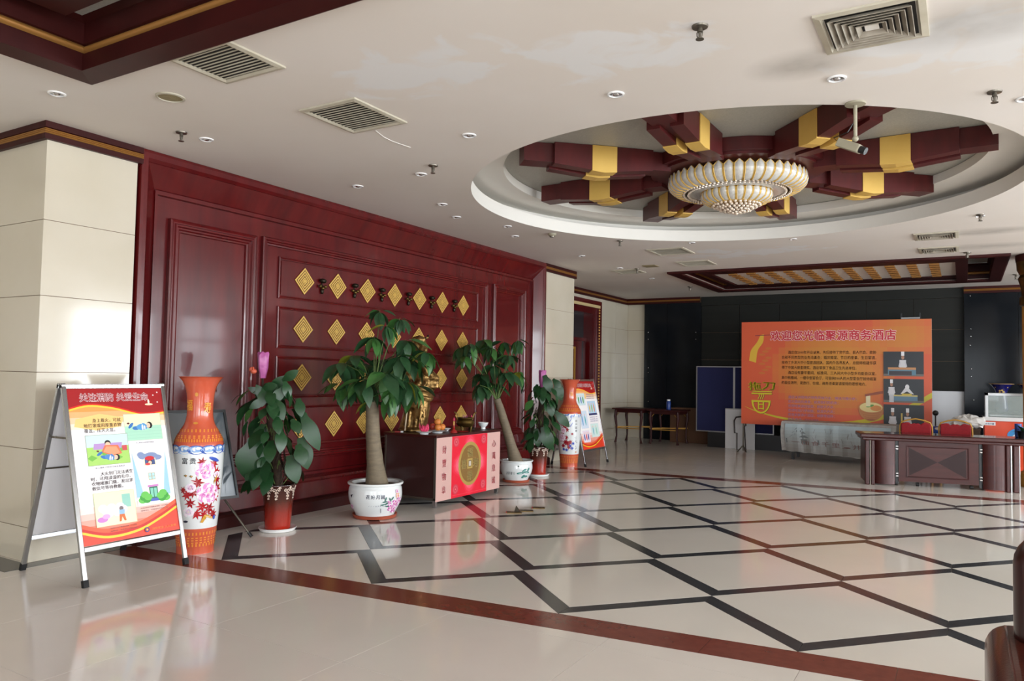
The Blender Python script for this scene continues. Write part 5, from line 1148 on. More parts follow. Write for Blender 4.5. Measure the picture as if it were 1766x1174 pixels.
# ================================================================== REAR: TABLES
def rear_table(label, x0, y0, w_, d_, h):
    t = thing('wooden_table', label, 'table', (x0+w_/2, y0+d_/2, 0), 0, 'square dark wood tables in the rear corner'); a, b_ = w_/2, d_/2
    MB().box(-a-.06, -b_-.06, h-.03, a+.06, b_+.06, h).build('table_top', 'wood_furn', t, bevel=.008)
    mb = MB(); mb.box(-a, -b_, h-.10, a, -b_+.02, h-.03).box(-a, b_-.02, h-.10, a, b_, h-.03).box(-a, -b_, h-.10, -a+.02, b_, h-.03).box(a-.02, -b_, h-.10, a, b_, h-.03); mb.build('apron', 'wood_furn', t)
    for sx in (-1, 1):
        for sy in (-1, 1):
            u, v = sx*(a-.02), sy*(b_-.02); mb = MB(); mb.tube([(u, v, h-.05), (u+sx*.015, v+sy*.01, h-.2), (u-sx*.01, v, h*.5), (u-sx*.015, v, .15), (u, v, .06), (u+sx*.012, v+sy*.01, .0)], [.036, .036, .026, .02, .024, .034], 8); lg = mb.build('leg', 'wood_furn', t, smooth=True)
            mb = MB(); mb.tube([(u-sx*.02, v, h-.17), (u-sx*.08, v, h-.1)], .006, 5); mb.build('brace', 'gold_flat', t)
    mb = MB(); mb.beam((-a+.02, -b_+.02, h*.42), (a-.02, -b_+.02, h*.42), .02, .02).beam((-a+.02, b_-.02, h*.42), (a-.02, b_-.02, h*.42), .02, .02).beam((-a, -b_, h*.45), (a, b_, h*.45), .02, .02); mb.build('stretcher', 'gold_flat', t); return t
rear_table('dark wood table with curved legs in the rear left corner', -7.05, 16.6, .66, .7, .80)
rear_table('dark wood table with curved legs and blue bottle, right of the corner table', -6.25, 16.75, .68, .7, .79)
q = onz(1138, 704, .79)
t = thing('blue_bottle', 'blue bottle with white cap on the right rear table', 'bottle', (-5.92, 17.1, .79)); mb = MB(); mb.lathe([(.05, 0), (.052, .02), (.052, .17), (.04, .2)], 20); mb.build('bottle_body', 'blue_plastic', t, smooth=True); mb = MB(); mb.lathe([(.042, .2), (.042, .235), (.02, .24)], 16); mb.build('cap', 'white_gloss', t, smooth=True)
t = thing('cardboard_box', 'large brown cardboard box standing behind the right rear table', 'box', (-5.6, 17.80, 0), .05); MB().box(-.45, -.22, 0, .45, .22, .82).build('carton', 'cardboard', t, bevel=.005); mb = MB(); mb.box(-.45, -.03, .82, .45, .03, .824); mb.build('tape', 'brown_box', t)
# stage
stg = MB().box(-4.95, 16.95, 0, 2.2, 17.95, .33).build('trim_7', 'black_stone'); struct(stg, 'low black stage step along the back wall')
# blue partition on the stage
t = thing('blue_partition', 'tall blue felt partition board with aluminium frame on the stage', 'partition', (-4.4, 17.1, .33)); 
a, b_ = -.86, .86
for k in range(2):
    x0, x1 = lerp(a, b_, k/2), lerp(a, b_, (k+1)/2); MB().box(x0+.01, -.012, .02, x1-.01, .012, 1.46).build('felt_panel', 'blue_felt', t); mb = MB(); mb.frame(lambda u, v, h: (u, -.012-h, v), x0, 0, x1, 1.48, [(0, -.02), (0, .006), (.022, .006), (.022, -.005)]); mb.build('frame', 'alu', t)
t = thing('white_board', 'small pale grey board leaning on the stage behind the banner stand', 'board', (-4.2, 16.9, 0)); MB().box(-.34, -.015, .0, .30, .015, .88).build('board_panel', 'white_board', t, bevel=.004); MB().box(-.34, -.02, .86, .30, -.01, .88).build('top_edge', 'alu', t)
t = thing('folding_trolley', 'black tubular hook handles of a trolley in front of the pale board', 'trolley', (-4.12, 16.72, 0))
mb = MB(); mb.tube([(-.17, 0, .36), (-.18, 0, .62), (-.14, 0, .70), (-.02, 0, .72), (.06, 0, .70), (.07, 0, .52)], .016, 8); mb.build('handle', 'rail_metal', t, smooth=True)
mb = MB(); mb.tube([(-.17, 0, .36), (-.12, 0, .36), (-.12, 0, .0)], .014, 8); mb.build('upright', 'rail_metal', t, smooth=True); mb = MB(); mb.tube([(.07, 0, .55), (.04, .0, .5), (.07, 0, .0)], .014, 8); mb.build('upright', 'rail_metal', t, smooth=True)
# ================================================================== BANNER
BY = 16.3; BX0 = ony(1279, 600, BY).x; BX1 = ony(1607, 600, BY).x; BZ1 = (ony(1279, 557, BY).z+ony(1607, 548, BY).z)/2; BZ0 = ony(1279, 730, BY).z
t = thing('welcome_banner', 'large orange welcome banner board with yellow noodle bowl emblem and three chef photos', 'banner', ((BX0+BX1)/2, BY, 0)); BW, BH = BX1-BX0, BZ1-BZ0
MB().box(-BW/2, 0, BZ0, BW/2, .04, BZ1).build('board_panel', 'white_board', t)
pr = Print(lambda u, v, h: (-BW/2+u*BW, -h, BZ0+v*BH), .00012, .002)
NX, NY = 28, 16; pr.l += 1
def bcol(u, v):
    c0 = (214, 92, 56); g = (206, 142, 48)
    f = max(0, 1-(((u-.5)/.34)**2+((v-.52)/.42)**2))**.6 if (((u-.5)/.34)**2+((v-.52)/.42)**2) < 1 else 0
    f2 = max(0, 1-(((u-.86)/.2)**2+((v-.85)/.22)**2)); f = min(1, f+.8*f2); return tuple(lerp(a, b_, f) for a, b_ in zip(c0, g))
for i in range(NX):
    for j in range(NY): pr.rect(i/NX, j/NY, (i+1)/NX, (j+1)/NY, bcol((i+.5)/NX, (j+.5)/NY), False)
A = BW/BH
sw_ = curve_pts([(.02, .17), (.1, .12), (.25, .065), (.45, .035), (.65, .06), (.85, .17), (1, .32)], 6); wd = [.001+.03*min(1, k/len(sw_)*1.2) for k in range(len(sw_))]
pr.band([(p[0], p[1]+w_) for p, w_ in zip(sw_, wd)], [(p[0], max(p[1]-w_*.6, .0)) for p, w_ in zip(sw_, wd)], (206, 190, 44))
nd = curve_pts([(.11, .87), (.09, .80), (.055, .72), (.045, .62)], 5); nd2 = curve_pts([(.13, .88), (.125, .80), (.095, .72), (.085, .60)], 5)
pr.band([p for p in nd2], [p for p in nd], (222, 178, 60)); pr.poly([(.08, .862), (.17, .868), (.17, .874), (.08, .868)], (130, 40, 60))
for k in range(9): pr.ell(.12+.018*(k % 3), .5+.03*k, .02, .012, (206, 112, 52), 8)
TW = .66
for dx_, dy_ in ((-.0038, 0), (.0038, 0), (0, .007), (0, -.007), (.003, .005), (-.003, -.005)): pr.text('欢迎您光临聚源商务酒店', .168+dx_, .825+dy_, .1, (236, 200, 196), 0, TW)
for dx_, dy_ in ((-.0014, 0), (.0014, 0), (0, .0025), (0, -.0025)): pr.text('欢迎您光临聚源商务酒店', .168+dx_, .825+dy_, .1, (200, 22, 46), 0, TW)
body_lines = ['酒店自2000年开业以来，先后接待了党代会、县人代会、政协', '会和不同类型的业务洽谈会；婚庆婚宴、节日的座谈、生日宴请，', '接待了多次大中小型旅游团队。国内外各界友人，总厨师杨建华获', '得了中国大厨金牌奖。酒店荣获了食品卫生先进单位。', '酒店设有豪华套间、标准间、三人间大中小型多功能会议室。', '高中档雅间，一楼中型宴会厅，可容纳500人的大型宴会厅接待婚宴', '的最佳场所；是旅行、住宿、商务洽谈宴请接待的理想地方。']
for k, s_ in enumerate(body_lines):
    ind = .035 if k in (0, 4) else 0; wd_ = .50-ind if k not in (3, 6) else (.40 if k == 3 else .45); pr.text(s_, .232+ind, .69-.0485*k, .034, (40, 30, 24), .006, wd_, res=1)
low_lines = ['酒店以井陉地方特色风味为主，辅以川湘小炒；', '您对酒店的满意，就是我们的机会；', '您想吃聚源好饭菜，那就天天来；', '您想吃拖刀手制面，聚源天天卖；', '您常来聚源大酒店，健康常相伴；', '联系电话：82031888']
for k, s_ in enumerate(low_lines):
    for c_, d_ in (((214, 160, 160), .001), ((150, 60, 112), 0)): pr.text(s_, .268+d_, .265-.042*k-d_*2, .03, c_, 0, [.365, .27, .25, .25, .25, .165][k], res=1)
Y_ = (214, 198, 40); K_ = (60, 44, 40)
for c_, d_ in ((K_, .0022), (Y_, 0)):
    [(pr.text('拖', .045+d_+e_, .335-d_, .09, c_, .015, .07, rot=.05), pr.text('刀', .12+d_+e_, .345-d_, .09, c_, .015, .07, rot=-.05)) for e_ in (-.0015, .0015)]
    cu, cv = .115+d_, .235-d_; pts_o = [(cu+.055*cos(t_), cv-.0+.13*sin(t_)) for t_ in [pi+pi*k/16 for k in range(17)]]; pts_i = [(cu+.043*cos(t_), cv-.018+.095*sin(t_)) for t_ in [pi+pi*k/16 for k in range(17)]]
    pr.band(pts_i, pts_o, c_); pr.rect(cu-.055, cv-.018, cu+.055, cv, c_); pr.rect(cu-.055, cv+.058, cu+.062, cv+.072, c_); pr.rect(cu-.05, cv+.08, cu+.062, cv+.09, c_)
    pr.rect(cu-.018, cv-.09, cu-.010, cv, c_); pr.rect(cu+.010, cv-.09, cu+.018, cv, c_); pr.rect(cu-.018, cv-.045, cu+.018, cv-.035, c_); pr.rect(cu-.018, cv-.085, cu+.018, cv-.075, c_)
    for q in (-.012, 0, .012): pr.band([(cu+q+.004*sin(k*1.3)+.003, cv+.058-.012*k) for k in range(5)], [(cu+q+.004*sin(k*1.3)-.002, cv+.058-.012*k) for k in range(5)], c_)
# bowl picture
cu, cv = .705, .20
pr.ell(cu, cv, .063, .055, (196, 130, 70), 30); pr.poly([(cu-.063, cv)]+[(cu+.063*cos(t_), cv-.12*abs(sin(t_))**.8) for t_ in [pi+pi*k/14 for k in range(15)]]+[(cu+.063, cv)], (190, 124, 70)); pr.ell(cu, cv+.002, .057, .045, (226, 206, 140), 28); pr.ell(cu+.025, cv-.004, .028, .026, (214, 140, 70), 18); pr.ell(cu-.005, cv+.015, .022, .01, (90, 150, 60), 12, .5); pr.rect(cu-.025, cv+.01, cu-.003, cv+.11, (232, 220, 176)); pr.poly([(cu-.03, cv+.1), (cu+.06, cv+.13), (cu+.06, cv+.155), (cu-.03, cv+.12)], (150, 76, 50)); pr.ell(cu, cv-.11, .022, .01, (170, 100, 60))
for k in range(4): pr.band([(cu+.055*cos(t_)*(1-.15*k), cv-.03-.02*k-.02*abs(sin(t_))) for t_ in [pi+pi*q/8 for q in range(9)]], [(cu+.055*cos(t_)*(1-.15*k), cv-.033-.02*k-.02*abs(sin(t_))) for t_ in [pi+pi*q/8 for q in range(9)]], (170, 104, 56))
def chef(u, v, s, bend=0, apron=True):
    pr.poly([(u-.016*s, v-.07*s), (u+.016*s, v-.07*s), (u+.017*s, v+.02*s), (u-.017*s, v+.02*s)], (214, 214, 218)); 
    if apron: pr.rect(u-.013*s, v-.14*s, u+.013*s, v-.06*s, (200, 202, 208))
    pr.ell(u+bend*.01, v+.045*s, .008*s, .02*s, (176, 132, 108), 10); pr.rect(u-.008*s+bend*.01, v+.06*s, u+.008*s+bend*.01, v+.1*s, (236, 236, 238)); pr.poly([(u+.014*s, v+.015*s), (u+.022*s, v-.04*s), (u+.016*s, v-.05*s), (u+.008*s, v-.0)], (206, 206, 212)); pr.poly([(u-.014*s, v+.015*s), (u-.022*s, v-.04*s), (u-.016*s, v-.05*s), (u-.008*s, v-.0)], (206, 206, 212))
for k, (v0, v1) in enumerate([(.49, .71), (.255, .465), (.01, .235)]):
    u0, u1 = .768, .962; pr.rect(u0, v0, u1, v1, (38, 42, 48)); pr.rect(u0, v0, u1, v0+.02, (110, 104, 100))
    if k == 0: chef(.862, v0+.125, .95, 0, False); pr.rect(.79, v0+.01, .925, v0+.065, (90, 130, 150)); pr.rect(.79, v0+.058, .925, v0+.078, (196, 140, 90)); pr.rect(.795, v0+.01, .905, v0+.045, (56, 50, 56)); 
    if k == 1: chef(.807, v0+.12, .85); pr.poly([(.85, v0+.075), (.872, v0+.13), (.89, v0+.13), (.915, v0+.075), (.9, v0+.08), (.882, v0+.1), (.862, v0+.08)], (216, 216, 220)); pr.ell(.883, v0+.14, .01, .022, (226, 226, 228)); pr.rect(.818, v0+.015, .932, v0+.06, (100, 136, 160)); pr.rect(.818, v0+.055, .932, v0+.068, (206, 190, 120)); pr.rect(.856, v0+.068, .905, v0+.08, (206, 180, 60))
    if k == 2: chef(.812, v0+.1, .95); chef(.884, v0+.1, .95); pr.rect(.852, v0+.03, .86, v0+.15, (206, 180, 90)); pr.rect(.802, v0+.02, .87, v0+.032, (110, 160, 190))
pr.build('printed_face', t)
mb = MB(); mb.beam((-BW/2+.03, .06, BZ0+.1), (-BW/2+.03, .06, .02), .03, .03); mb.tube([(-BW/2+.03, .06, .14), (-BW/2-.05, -.12, .0)], .012, 6).tube([(-BW/2+.03, .06, .14), (-BW/2+.12, -.06, .0)], .012, 6).tube([(-BW/2+.03, .06, .14), (-BW/2+.03, .22, .0)], .012, 6); mb.build('stand', 'dull_metal', t)
mb = MB(); mb.beam((BW/2-.1, .06, BZ0+.1), (BW/2-.1, .06, .02), .03, .03); mb.tube([(BW/2-.1, .06, .14), (BW/2-.2, .2, .0)], .012, 6).tube([(BW/2-.1, .06, .14), (BW/2+.05, .2, .0)], .012, 6); mb.build('stand', 'dull_metal', t)
# dark storage cabinet and ladder behind the banner
t = thing('step_ladder', 'aluminium step ladder top showing above the right side of the banner', 'ladder', (-.92, 17.5, .33), 0)
mb = MB()
for s in (-1, 1): mb.beam((s*.17, .16, 0), (s*.17, -.02, 2.62), .03, .05)
mb.build('side_rail', 'black_plastic', t)
for k in range(8): z = .3+k*.3; mb = MB(); mb.beam((-.17, .16-.18*z/2.6, z), (.17, .16-.18*z/2.6, z), .07, .03); mb.build('step', 'alu', t)
mb = MB(); mb.box(-.17, -.05, 2.40, .17, .0, 2.43).box(-.17, -.06, 2.5, .17, -.02, 2.53); mb.build('top_step', 'alu', t)
# ================================================================== CLOTH TABLE
t = thing('draped_table', 'long table under a grey printed cloth with a pagoda scene, in front of the banner', 'table', (-2.05, 15.75, 0))
for sx in (-1, 1):
    for sy in (-1, 1): MB().box(sx*.8-.025, sy*.27-.025, 0, sx*.8+.025, sy*.27+.025, .70).build('leg', 'black_plastic', t)
MB().box(-.95, -.33, .70, .95, .33, .725).build('table_top', 'wood_furn', t)
rr = random.Random(5)
x0, x1 = -1.0, 1.0; NXc = 60; loops = []
def cx(u): return lerp(x0, x1, u)
def wav(u, a): return a*(sin(u*37)+.6*sin(u*61+1)+.5*sin(u*17))
rows = [(.34, .40, .0), (.34, .733, .004), (0, .738, 0), (-.345, .735, .002), (-.365, .70, .003), (-.37, .55, .004), (-.375, .40, .006), (-.38, .17, .010)]
mb = MB(); mb.sweep([[(cx(u/NXc)+(.015*sin(z*9)), y+wav(u/NXc, a), z-(.09*(u/NXc) if z < .3 else 0)+.006*sin(u*.9)*(z < .3)) for u in range(NXc+1)] for y, z, a in rows], closed=False)
cloth = mb.build('printed_cloth', 'plastic_bag', t, smooth=True, fix=False); cloth.data.materials.clear(); m_ = mat('cloth_grey', (176, 174, 170), .6, noise=(14, (138, 136, 134), .3), bump=.25, bscale=30); cloth.data.materials.append(m_)
def cfn(u, v, h):
    z = lerp(.18, .69, v); uu = u; a = lerp(.010, .003, v); y = lerp(-.381, -.366, v); return (cx(uu)+.015*sin(z*9), y+wav(uu, a)-h-.012, z-(.07*uu*(1-v)))
pr = Print(cfn, .0002, .002); NXp = 40
pr.l += 1
for k in range(NXp):
    for j in range(8):
        c = tuple(lerp(a, b_, j/7) for a, b_ in zip((138, 136, 132), (166, 184, 190))); pr.rect(.04+.92*k/NXp, j/8, .04+.92*(k+1)/NXp, (j+1)/8, c, False)
pg = (112, 120, 122)
for lv, (w_, z) in enumerate([(.09, .52), (.065, .66), (.04, .78)]): pr.poly([(.17-w_, z), (.17-w_*.6, z+.08), (.17+w_*.6, z+.08), (.17+w_, z)], pg); pr.rect(.17-w_*.55, z-.07, .17+w_*.55, z, pg)
pr.rect(.05, .3, .35, .46, (96, 104, 104))
for k in range(22): a = .3+.55*rr.random(); b_ = .4+.45*rr.random(); pr.band([(a+.004*q*(1 if k % 2 else -1), b_-.1+.05*q) for q in range(4)], [(a+.004*q*(1 if k % 2 else -1)+.003, b_-.1+.05*q) for q in range(4)], (116, 112, 106))
for k, c in enumerate('一面食千里，井陉味'): pr.text(c, .10+.09*k, .28-.005*k, .17, (120, 92, 88), .015, .07)
pr.build('cloth_print', t)
# ================================================================== DESK
DX0, DY0_ = -1.27, 12.50; ang = radians(12.5)
dk = thing('reception_desk', 'large dark red wooden desk with curved ends and bow-tie inlay, at the right', 'desk', (DX0, DY0_, 0), ang); DL = 2.0
def D(n_, mt, mb, par=None, **k): return mb.build(n_, mt, par or dk, **k)
mb = MB(); mb.box(-.07, -.06, .705, DL+.4, .62, .76); D('desk_top', 'wood_desk', mb, bevel=.012)
mb = MB(); mb.box(-.04, -.03, .665, DL+.37, .60, .705); D('top_moulding', 'wood_desk', mb, bevel=.01)
mb = MB(); mb.box(.0, .04, .755, DL+.3, .56, .7625); D('black_inlay', 'black_gloss', mb)
mb = MB(); mb.box(.0, .0, 0, .06, .10, .665).box(.08, .0, .0, .13, .06, .665); D('left_post', 'wood_desk', mb, bevel=.012)
mb = MB(); mb.box(.064, -.004, 0, .076, .03, .665); D('metal_strip', 'dull_metal', mb)
def curved(xa, xb, bul):
    mb = MB(); n = 14; f = [(lerp(xa, xb, k/n), .05-bul*sin(pi*(k/n))**.8) for k in range(n+1)]; b2 = [(x, y+.03) for x, y in f]; mb.prism(f+b2[::-1], .02, .665); return mb
D('curved_panel', 'wood_desk', curved(.13, .41, .06), smooth=True)
D('curved_panel', 'wood_desk', curved(1.55, 1.87, .06), smooth=True)
mb = MB(); mb.box(1.83, .0, 0, 1.88, .06, .665).box(1.92, .0, 0, 1.99, .10, .665); D('right_post', 'wood_desk', mb, bevel=.012)
mb = MB(); mb.box(1.885, -.004, 0, 1.90, .03, .665).box(1.99, .0, 0, 2.0, .03, .665); D('metal_strip', 'alu', mb)
mb = MB(); mb.box(.46, .06, .07, 1.50, .09, .665); fp = D('centre_panel', 'wood_desk', mb)
mf = lambda u, v, h: (u, .06-h, v)
mb = MB(); mb.frame(mf, .56, .13, 1.38, .60, [(0, 0), (0, .006), (.012, .006), (.02, .001)]); D('inlay_frame', 'wood_furn', mb, fp)
for q in ([(.60, .16), (.97, .37), (.60, .57)], [(1.34, .16), (.97, .37), (1.34, .57)]): mb = MB(); mb.prism(q, .0005, .003, mf); D('bow_tie_inlay', 'wood_desk_dark', mb, fp)
mb = MB()
for x in (.42, 1.51): mb.box(x, .08, .0+.03, x+.04, .10, .665)
D('gap_backing', 'black_plastic', mb)
mb = MB()
for x in (.422, 1.512):
    for z in (.14, .18, .54, .58): mb.box(x, .04, z, x+.032, .075, z+.012)
D('chrome_clips', 'chrome', mb)
for x in (.43, .72, 1.42): mb = MB(); mb.tube([(x-.02, .12, .03), (x+.02, .12, .03)], .028, 12); D('caster', 'black_plastic', mb)
mb = MB(); mb.box(.0, .10, .04, .05, .56, .665).box(DL-.05, .10, .04, DL, .56, .665); D('side_panel', 'wood_desk', mb)
# red banquet chairs
def rchair(label, x, y, rz):
    t = thing('banquet_chair', label, 'chair', (x, y, 0), rz, 'red banquet chairs behind the desk')
    mb = MB(); n = 18; f = []
    for k in range(n+1): u = -1+2*k/n; f.append((u*.21, .90-.05*u*u*u*u+.0-.02*(1-abs(u))*0+.0))
    sh = [(-.21, .52)]+[(-.21+.42*k/n, .865+.03*sin(pi*(k/n)*2+pi*.5*0)**2*0+(.03*cos((k/n-.5)*pi*3) if abs(k/n-.5) < .17 else .03-.10*max(0, abs(k/n-.5)-.33)**1.0) - (.02 if abs(k/n-.5) < .05 else 0)) for k in range(n+1)]+[(.21, .52)]
    mb.prism(sh, -.03, .03, lambda u, v, h: (u, .22+h+(v-.5)*.12, v)); mb.build('back_cushion', 'red_fabric', t, bevel=.02, smooth=True)
    mb = MB(); pts = [(-.225, .20, .45), (-.23, .235, .70), (-.225, .255, .84), (-.20, .26, .90), (-.11, .265, .935), (0, .267, .955), (.11, .265, .935), (.20, .26, .90), (.225, .255, .84), (.23, .235, .70), (.225, .20, .45)]; mb.tube(pts, .012, 8); mb.build('gold_frame', 'gold_flat', t, smooth=True)
    mb = MB(); mb.box(-.22, -.22, .42, .22, .2, .48); mb.build('seat', 'red_fabric', t, bevel=.02)
    for sx in (-1, 1):
        for sy in (-1, 1): mb = MB(); mb.tube([(sx*.20, sy*.19, .43), (sx*.22, sy*.24, 0)], .012, 8); mb.build('leg', 'gold_flat', t, smooth=True)
    return t
qa = ony(1581, 730, 13.95); qb = ony(1648, 730, 14.15)
rchair('red banquet chair with gold frame behind the desk, in front of the banner corner', qa.x, qa.y, pi); rchair('red banquet chair with gold frame behind the desk, nearer the glass case', qb.x, qb.y, pi)
# glass display freezer
FZ = ony(1697, 700, 14.9)
t = thing('display_freezer', 'orange display freezer with glass case on top and a snowy mountain picture', 'freezer', (FZ.x, 14.9, 0)); FWd = 1.25
MB().box(0, 0, 0, FWd, .65, .92).build('cabinet_body', 'freezer_orange', t, bevel=.01)
MB().box(-.02, -.02, .92, FWd+.02, .66, .985).build('white_ledge', 'white_gloss', t, bevel=.006)
pr = Print(lambda u, v, h: (u, -h, v), .0006, .001)
pr.rect(.0, .845, .16, .90, (236, 240, 244)); pr.text('冷冻冷藏', .012, .86, .03, (50, 90, 170), .01, .13)
pr.ell(.78, .70, .46, .17, (70, 150, 214), 40); pr.poly([(.36, .66), (.46, .74), (.56, .72), (.66, .79), (.78, .73), (.9, .78), (1.02, .72), (1.15, .66), (1.0, .58), (.7, .56), (.5, .58)], (226, 238, 246)); pr.poly([(.42, .66), (.5, .7), (.55, .66), (.6, .7), (.7, .65), (.6, .62)], (150, 190, 220)); pr.text('冰山', .72, .80, .07, (240, 250, 250), .01, .14)
for k, c in enumerate('冰淇淋'): pr.text(c, 1.02, .5-.13*k, .1, (130, 30, 26), .01, .1)
pr.build('printed_front', t)
MB().box(.02, .0, .985, .06, .64, 1.38).box(FWd-.06, .0, .985, FWd-.02, .64, 1.38).box(.02, .0, 1.34, FWd-.02, .64, 1.38).box(.6, .0, .985, .63, .03, 1.34).build('case_frame', 'alu', t)
MB().box(.06, .006, .985, FWd-.06, .012, 1.34).build('front_glass', 'glass', t); MB().box(.06, .62, .985, FWd-.06, .63, 1.34).build('back_glass', 'glass', t)
MB().box(.08, .1, 1.0, FWd-.08, .6, 1.02).build('inner_shelf', 'alu', t)
# blue vases behind the case, on a dark cabinet
t0 = thing('side_cabinet', 'dark cabinet against the right granite panels', 'cabinet', (1.0, 16.5, 0)); MB().box(-.65, -.25, 0, .85, .3, 1.0).build('cabinet_body', 'wood_desk_dark', t0); MB().box(-.67, -.27, 1.0, .87, .32, 1.03).build('cabinet_top', 'black_stone', t0)
for k, (px, lab) in enumerate(((1727, 'dark blue trumpet vase with gold flower behind the glass case'), (1776, 'dark blue trumpet vase at the right frame edge behind the pillar'))):
    q = ony(px, 660, 16.45); t = thing('blue_vase', lab, 'vase', (q.x, 16.45, 1.03), 0, 'dark blue vases behind the glass case')
    mb = MB(); mb.lathe(splinep([(.09, 0), (.11, .05), (.10, .15), (.085, .3), (.11, .4), (.19, .5), (.195, .505), (.18, .505), (.1, .42)], 4), 32, cap=False); mb.build('body', 'blue_glaze', t, smooth=True, fix=False)
    mb = MB(); mb.lathe([(.196, .498), (.2, .502), (.196, .508)], 32, cap=False); mb.build('gold_rim', 'gold', t, smooth=True)
    L_ = OnLathe((q.x, 16.45), [(.09, 0), (.11, .05), (.10, .15), (.085, .3), (.11, .4), (.19, .5)]); pr = Print(lambda u, v, h: L_(u, v, h+.004), .0003)
    for a in range(5): pr.ell(.03*cos(a*1.256), .36+.03*sin(a*1.256), .018, .016, (206, 176, 110), 8)
    for a in (-.1, .1): pr.ell(a, .44, .012, .012, (186, 156, 96), 8)
    pr.build('painted_decor', t, 'ink_glaze')
# plastic bag on brown box
q = ony(1688, 740, 14.6)
t = thing('brown_crate', 'brown wooden crate beside the display freezer', 'crate', (q.x-.12, 14.7, 0)); MB().box(-.14, -.15, 0, .14, .2, .78).build('crate_body', 'brown_box', t, bevel=.006); MB().box(-.15, -.16, .76, .15, .21, .79).build('lid', 'brown_box', t)
t = thing('plastic_bag', 'crumpled white plastic bag on top of the brown crate', 'bag', (q.x-.14, 14.72, .79)); mb = MB(); rr = random.Random(9); n, mm = 18, 10; vs = []
loops = []
for j in range(mm+1):
    p = pi*j/mm; loops.append([((.24*sin(p)*(1+.22*rr.uniform(-1, 1)))*cos(2*pi*i/n), (.15*sin(p)*(1+.2*rr.uniform(-1, 1)))*sin(2*pi*i/n), max(0, .10+.115*cos(p)*(1+.3*rr.uniform(-1, 1)))) for i in range(n)])
mb.sweep(loops); mb.build('bag_skin', 'plastic_bag', t, smooth=False)
t = thing('blue_bag', 'small blue and white plastic bag between the two red chairs', 'bag', (ony(1615, 740, 14.9).x, 14.9, 0)); mb = MB(); mb.box(-.1, -.1, 0, .1, .1, .66); mb.build('stool_body', 'black_plastic', t, bevel=.02); mb = MB(); mb.ball((0, 0, .72), (.12, .1, .075), 12, 8); mb.build('bag_skin', 'blue_plastic', t, smooth=True); mb = MB(); mb.ball((.03, -.07, .75), (.06, .04, .03), 10, 6); mb.build('white_fold', 'plastic_bag', t, smooth=True)
q = ony(1610, 712, 15.6); t = thing('desk_fan', 'small round black fan head on a stand beside the banner edge', 'fan', (q.x+.03, 15.6, 0)); mb = MB(); mb.tube([(0, 0, .01), (0, 0, q.z-.05)], .012, 8); mb.build('pole', 'rail_metal', t); mb = MB(); mb.lathe([(.14, 0), (.13, .02), (.02, .03)], 20); mb.build('base', 'black_plastic', t, smooth=True); mb = MB(); mb.ball((0, 0, q.z), (.05, .04, .05), 14, 10); mb.build('head', 'black_plastic', t, smooth=True)  # small black desk fan head on its stand
# small potted plant and blue cup on the desk's right end
MT = Matrix.Rotation(ang, 4, 'Z'); q = ony(1765, 748, 13.12)
t = thing('desk_plant', 'dark leafy plant in a black pot on the right end of the desk', 'potted plant', (q.x, q.y, .7625)); mb = MB(); mb.lathe([(.06, 0), (.075, .1), (.08, .105), (.07, .1), (.06, .06)], 24); mb.build('pot', 'black_plastic', t, smooth=True)
mb = MB(); mb.lathe([(.068, .085), (.001, .09)], 16, cap=False); mb.build('soil', 'soil', t)
rr = random.Random(4)
for k in range(22): a = rr.random()*6.28; el = rr.uniform(.1, 1.3); d = Vector((cos(a)*cos(el), sin(a)*cos(el), sin(el))); place_leaf(LF['leaf'], t, Vector((0, 0, .09)), d, rr.uniform(.09, .16))
q = ony(1756, 748, 13.26); t = thing('blue_cup', 'blue cup beside the dark plant on the desk', 'cup', (q.x, q.y, .7625)); mb = MB(); mb.lathe([(.03, 0), (.042, .01), (.045, .2), (.040, .2), (.036, .02)], 24); mb.build('cup_body', 'blue_plastic', t, smooth=True); mb = MB(); mb.lathe([(.041, .17), (.001, .172)], 20, cap=False); mb.build('drink', 'dark_slot', t)
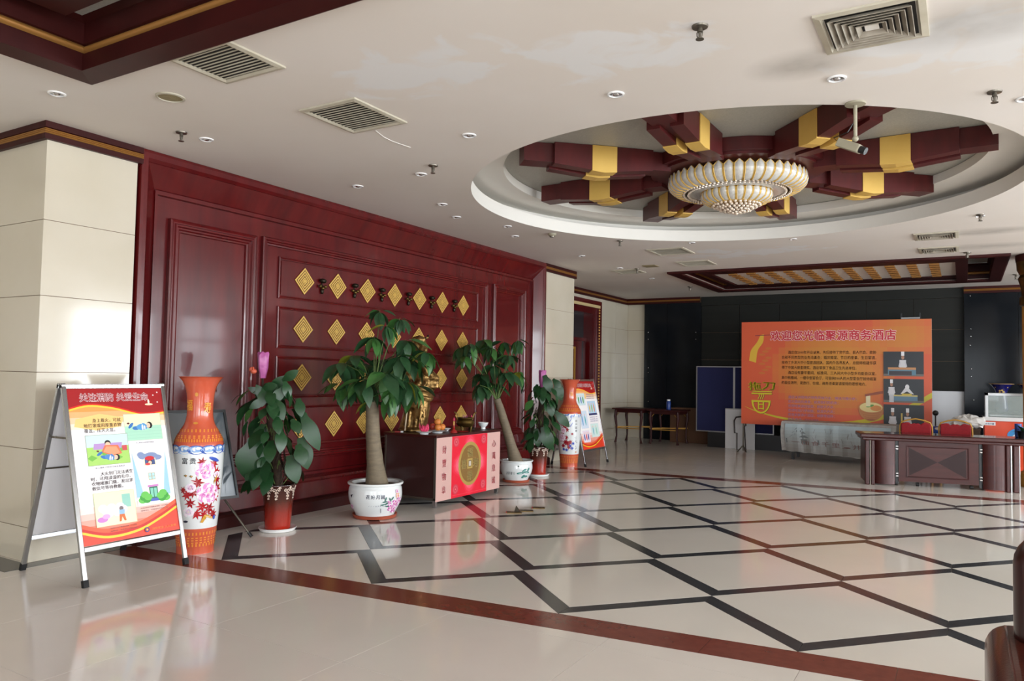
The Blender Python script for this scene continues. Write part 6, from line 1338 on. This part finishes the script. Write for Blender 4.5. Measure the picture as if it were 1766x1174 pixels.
# ================================================================== GOLD PILLAR at the right edge
q = ony(1763, 600, 13.9); PR = .26
pc = struct(MB().lathe([(PR+.05, 0), (PR+.05, .2), (PR, .24), (PR, 2.75)], 40, (q.x+PR, 13.9, 0)).build('wall_pillar_right', 'gold_flat', None, smooth=True), 'round gilded pillar at the right frame edge')
mb = MB(); mb.lathe([(PR+.0, 2.72), (PR+.03, 2.74), (PR+.035, 2.80), (PR+.03, 2.86), (PR, 2.88), (PR+.01, 3.0), (PR+.05, 3.15), (PR+.02, 3.2), (PR+.06, 3.28), (PR+.07, 3.42), (PR+.07, 3.505)], 40, (q.x+PR, 13.9, 0), cap=False); mb.build('capital', 'bronze', pc, smooth=True)
mb = MB(); mb.lathe([(PR+.072, 3.40), (PR+.08, 3.45), (PR+.08, 3.506)], 40, (q.x+PR, 13.9, 0), cap=False); mb.build('capital_board', 'wood_crown', pc, smooth=True)
# ================================================================== LEATHER SOFA (bottom right)
sf = thing('leather_sofa', 'brown leather sofa with rounded stitched arm at the bottom right corner', 'sofa', (.55, 2.85, 0))
def rounded(name, x0, y0, z0, x1, y1, z1, bev, mt='leather'):
    o = MB().box(x0, y0, z0, x1, y1, z1).build(name, mt, sf, smooth=True); b_ = o.modifiers.new('b', 'BEVEL'); b_.width = bev; b_.segments = 6; b_.limit_method = 'NONE'; return o
sf.location = (0, 0, 0)
def rnd(name, x0, y0, z0, x1, y1, z1, bev, mt='leather'): return rounded(name, x0, y0, z0, x1, y1, z1, bev, mt)
rnd('arm', .06, 2.55, .06, .31, 3.42, .668, .085)
rnd('arm', 1.55, 2.55, .06, 1.79, 3.42, .668, .085)
rnd('backrest', .145, 3.10, .30, 1.70, 3.34, 1.03, .11, 'leather_dark')
rnd('seat_cushion', .31, 2.50, .22, .93, 3.15, .45, .06); rnd('seat_cushion', .93, 2.50, .22, 1.55, 3.15, .45, .06)
MB().box(.12, 2.56, .04, 1.74, 3.36, .24).build('base_frame', 'leather_dark', sf)
for x in (.14, 1.68):
    for y in (2.6, 3.3): MB().box(x, y, 0, x+.05, y+.05, .07).build('foot', 'black_plastic', sf)
for x in (.125, .18, .235):
    mb = MB(); mb.tube([(x, 2.62, .669), (x, 3.32, .669), (x, 3.375, .655), (x, 3.41, .60), (x, 3.42, .4), (x, 3.42, .14)], .004, 6); mb.build('stitched_seam', 'leather', sf, smooth=True)
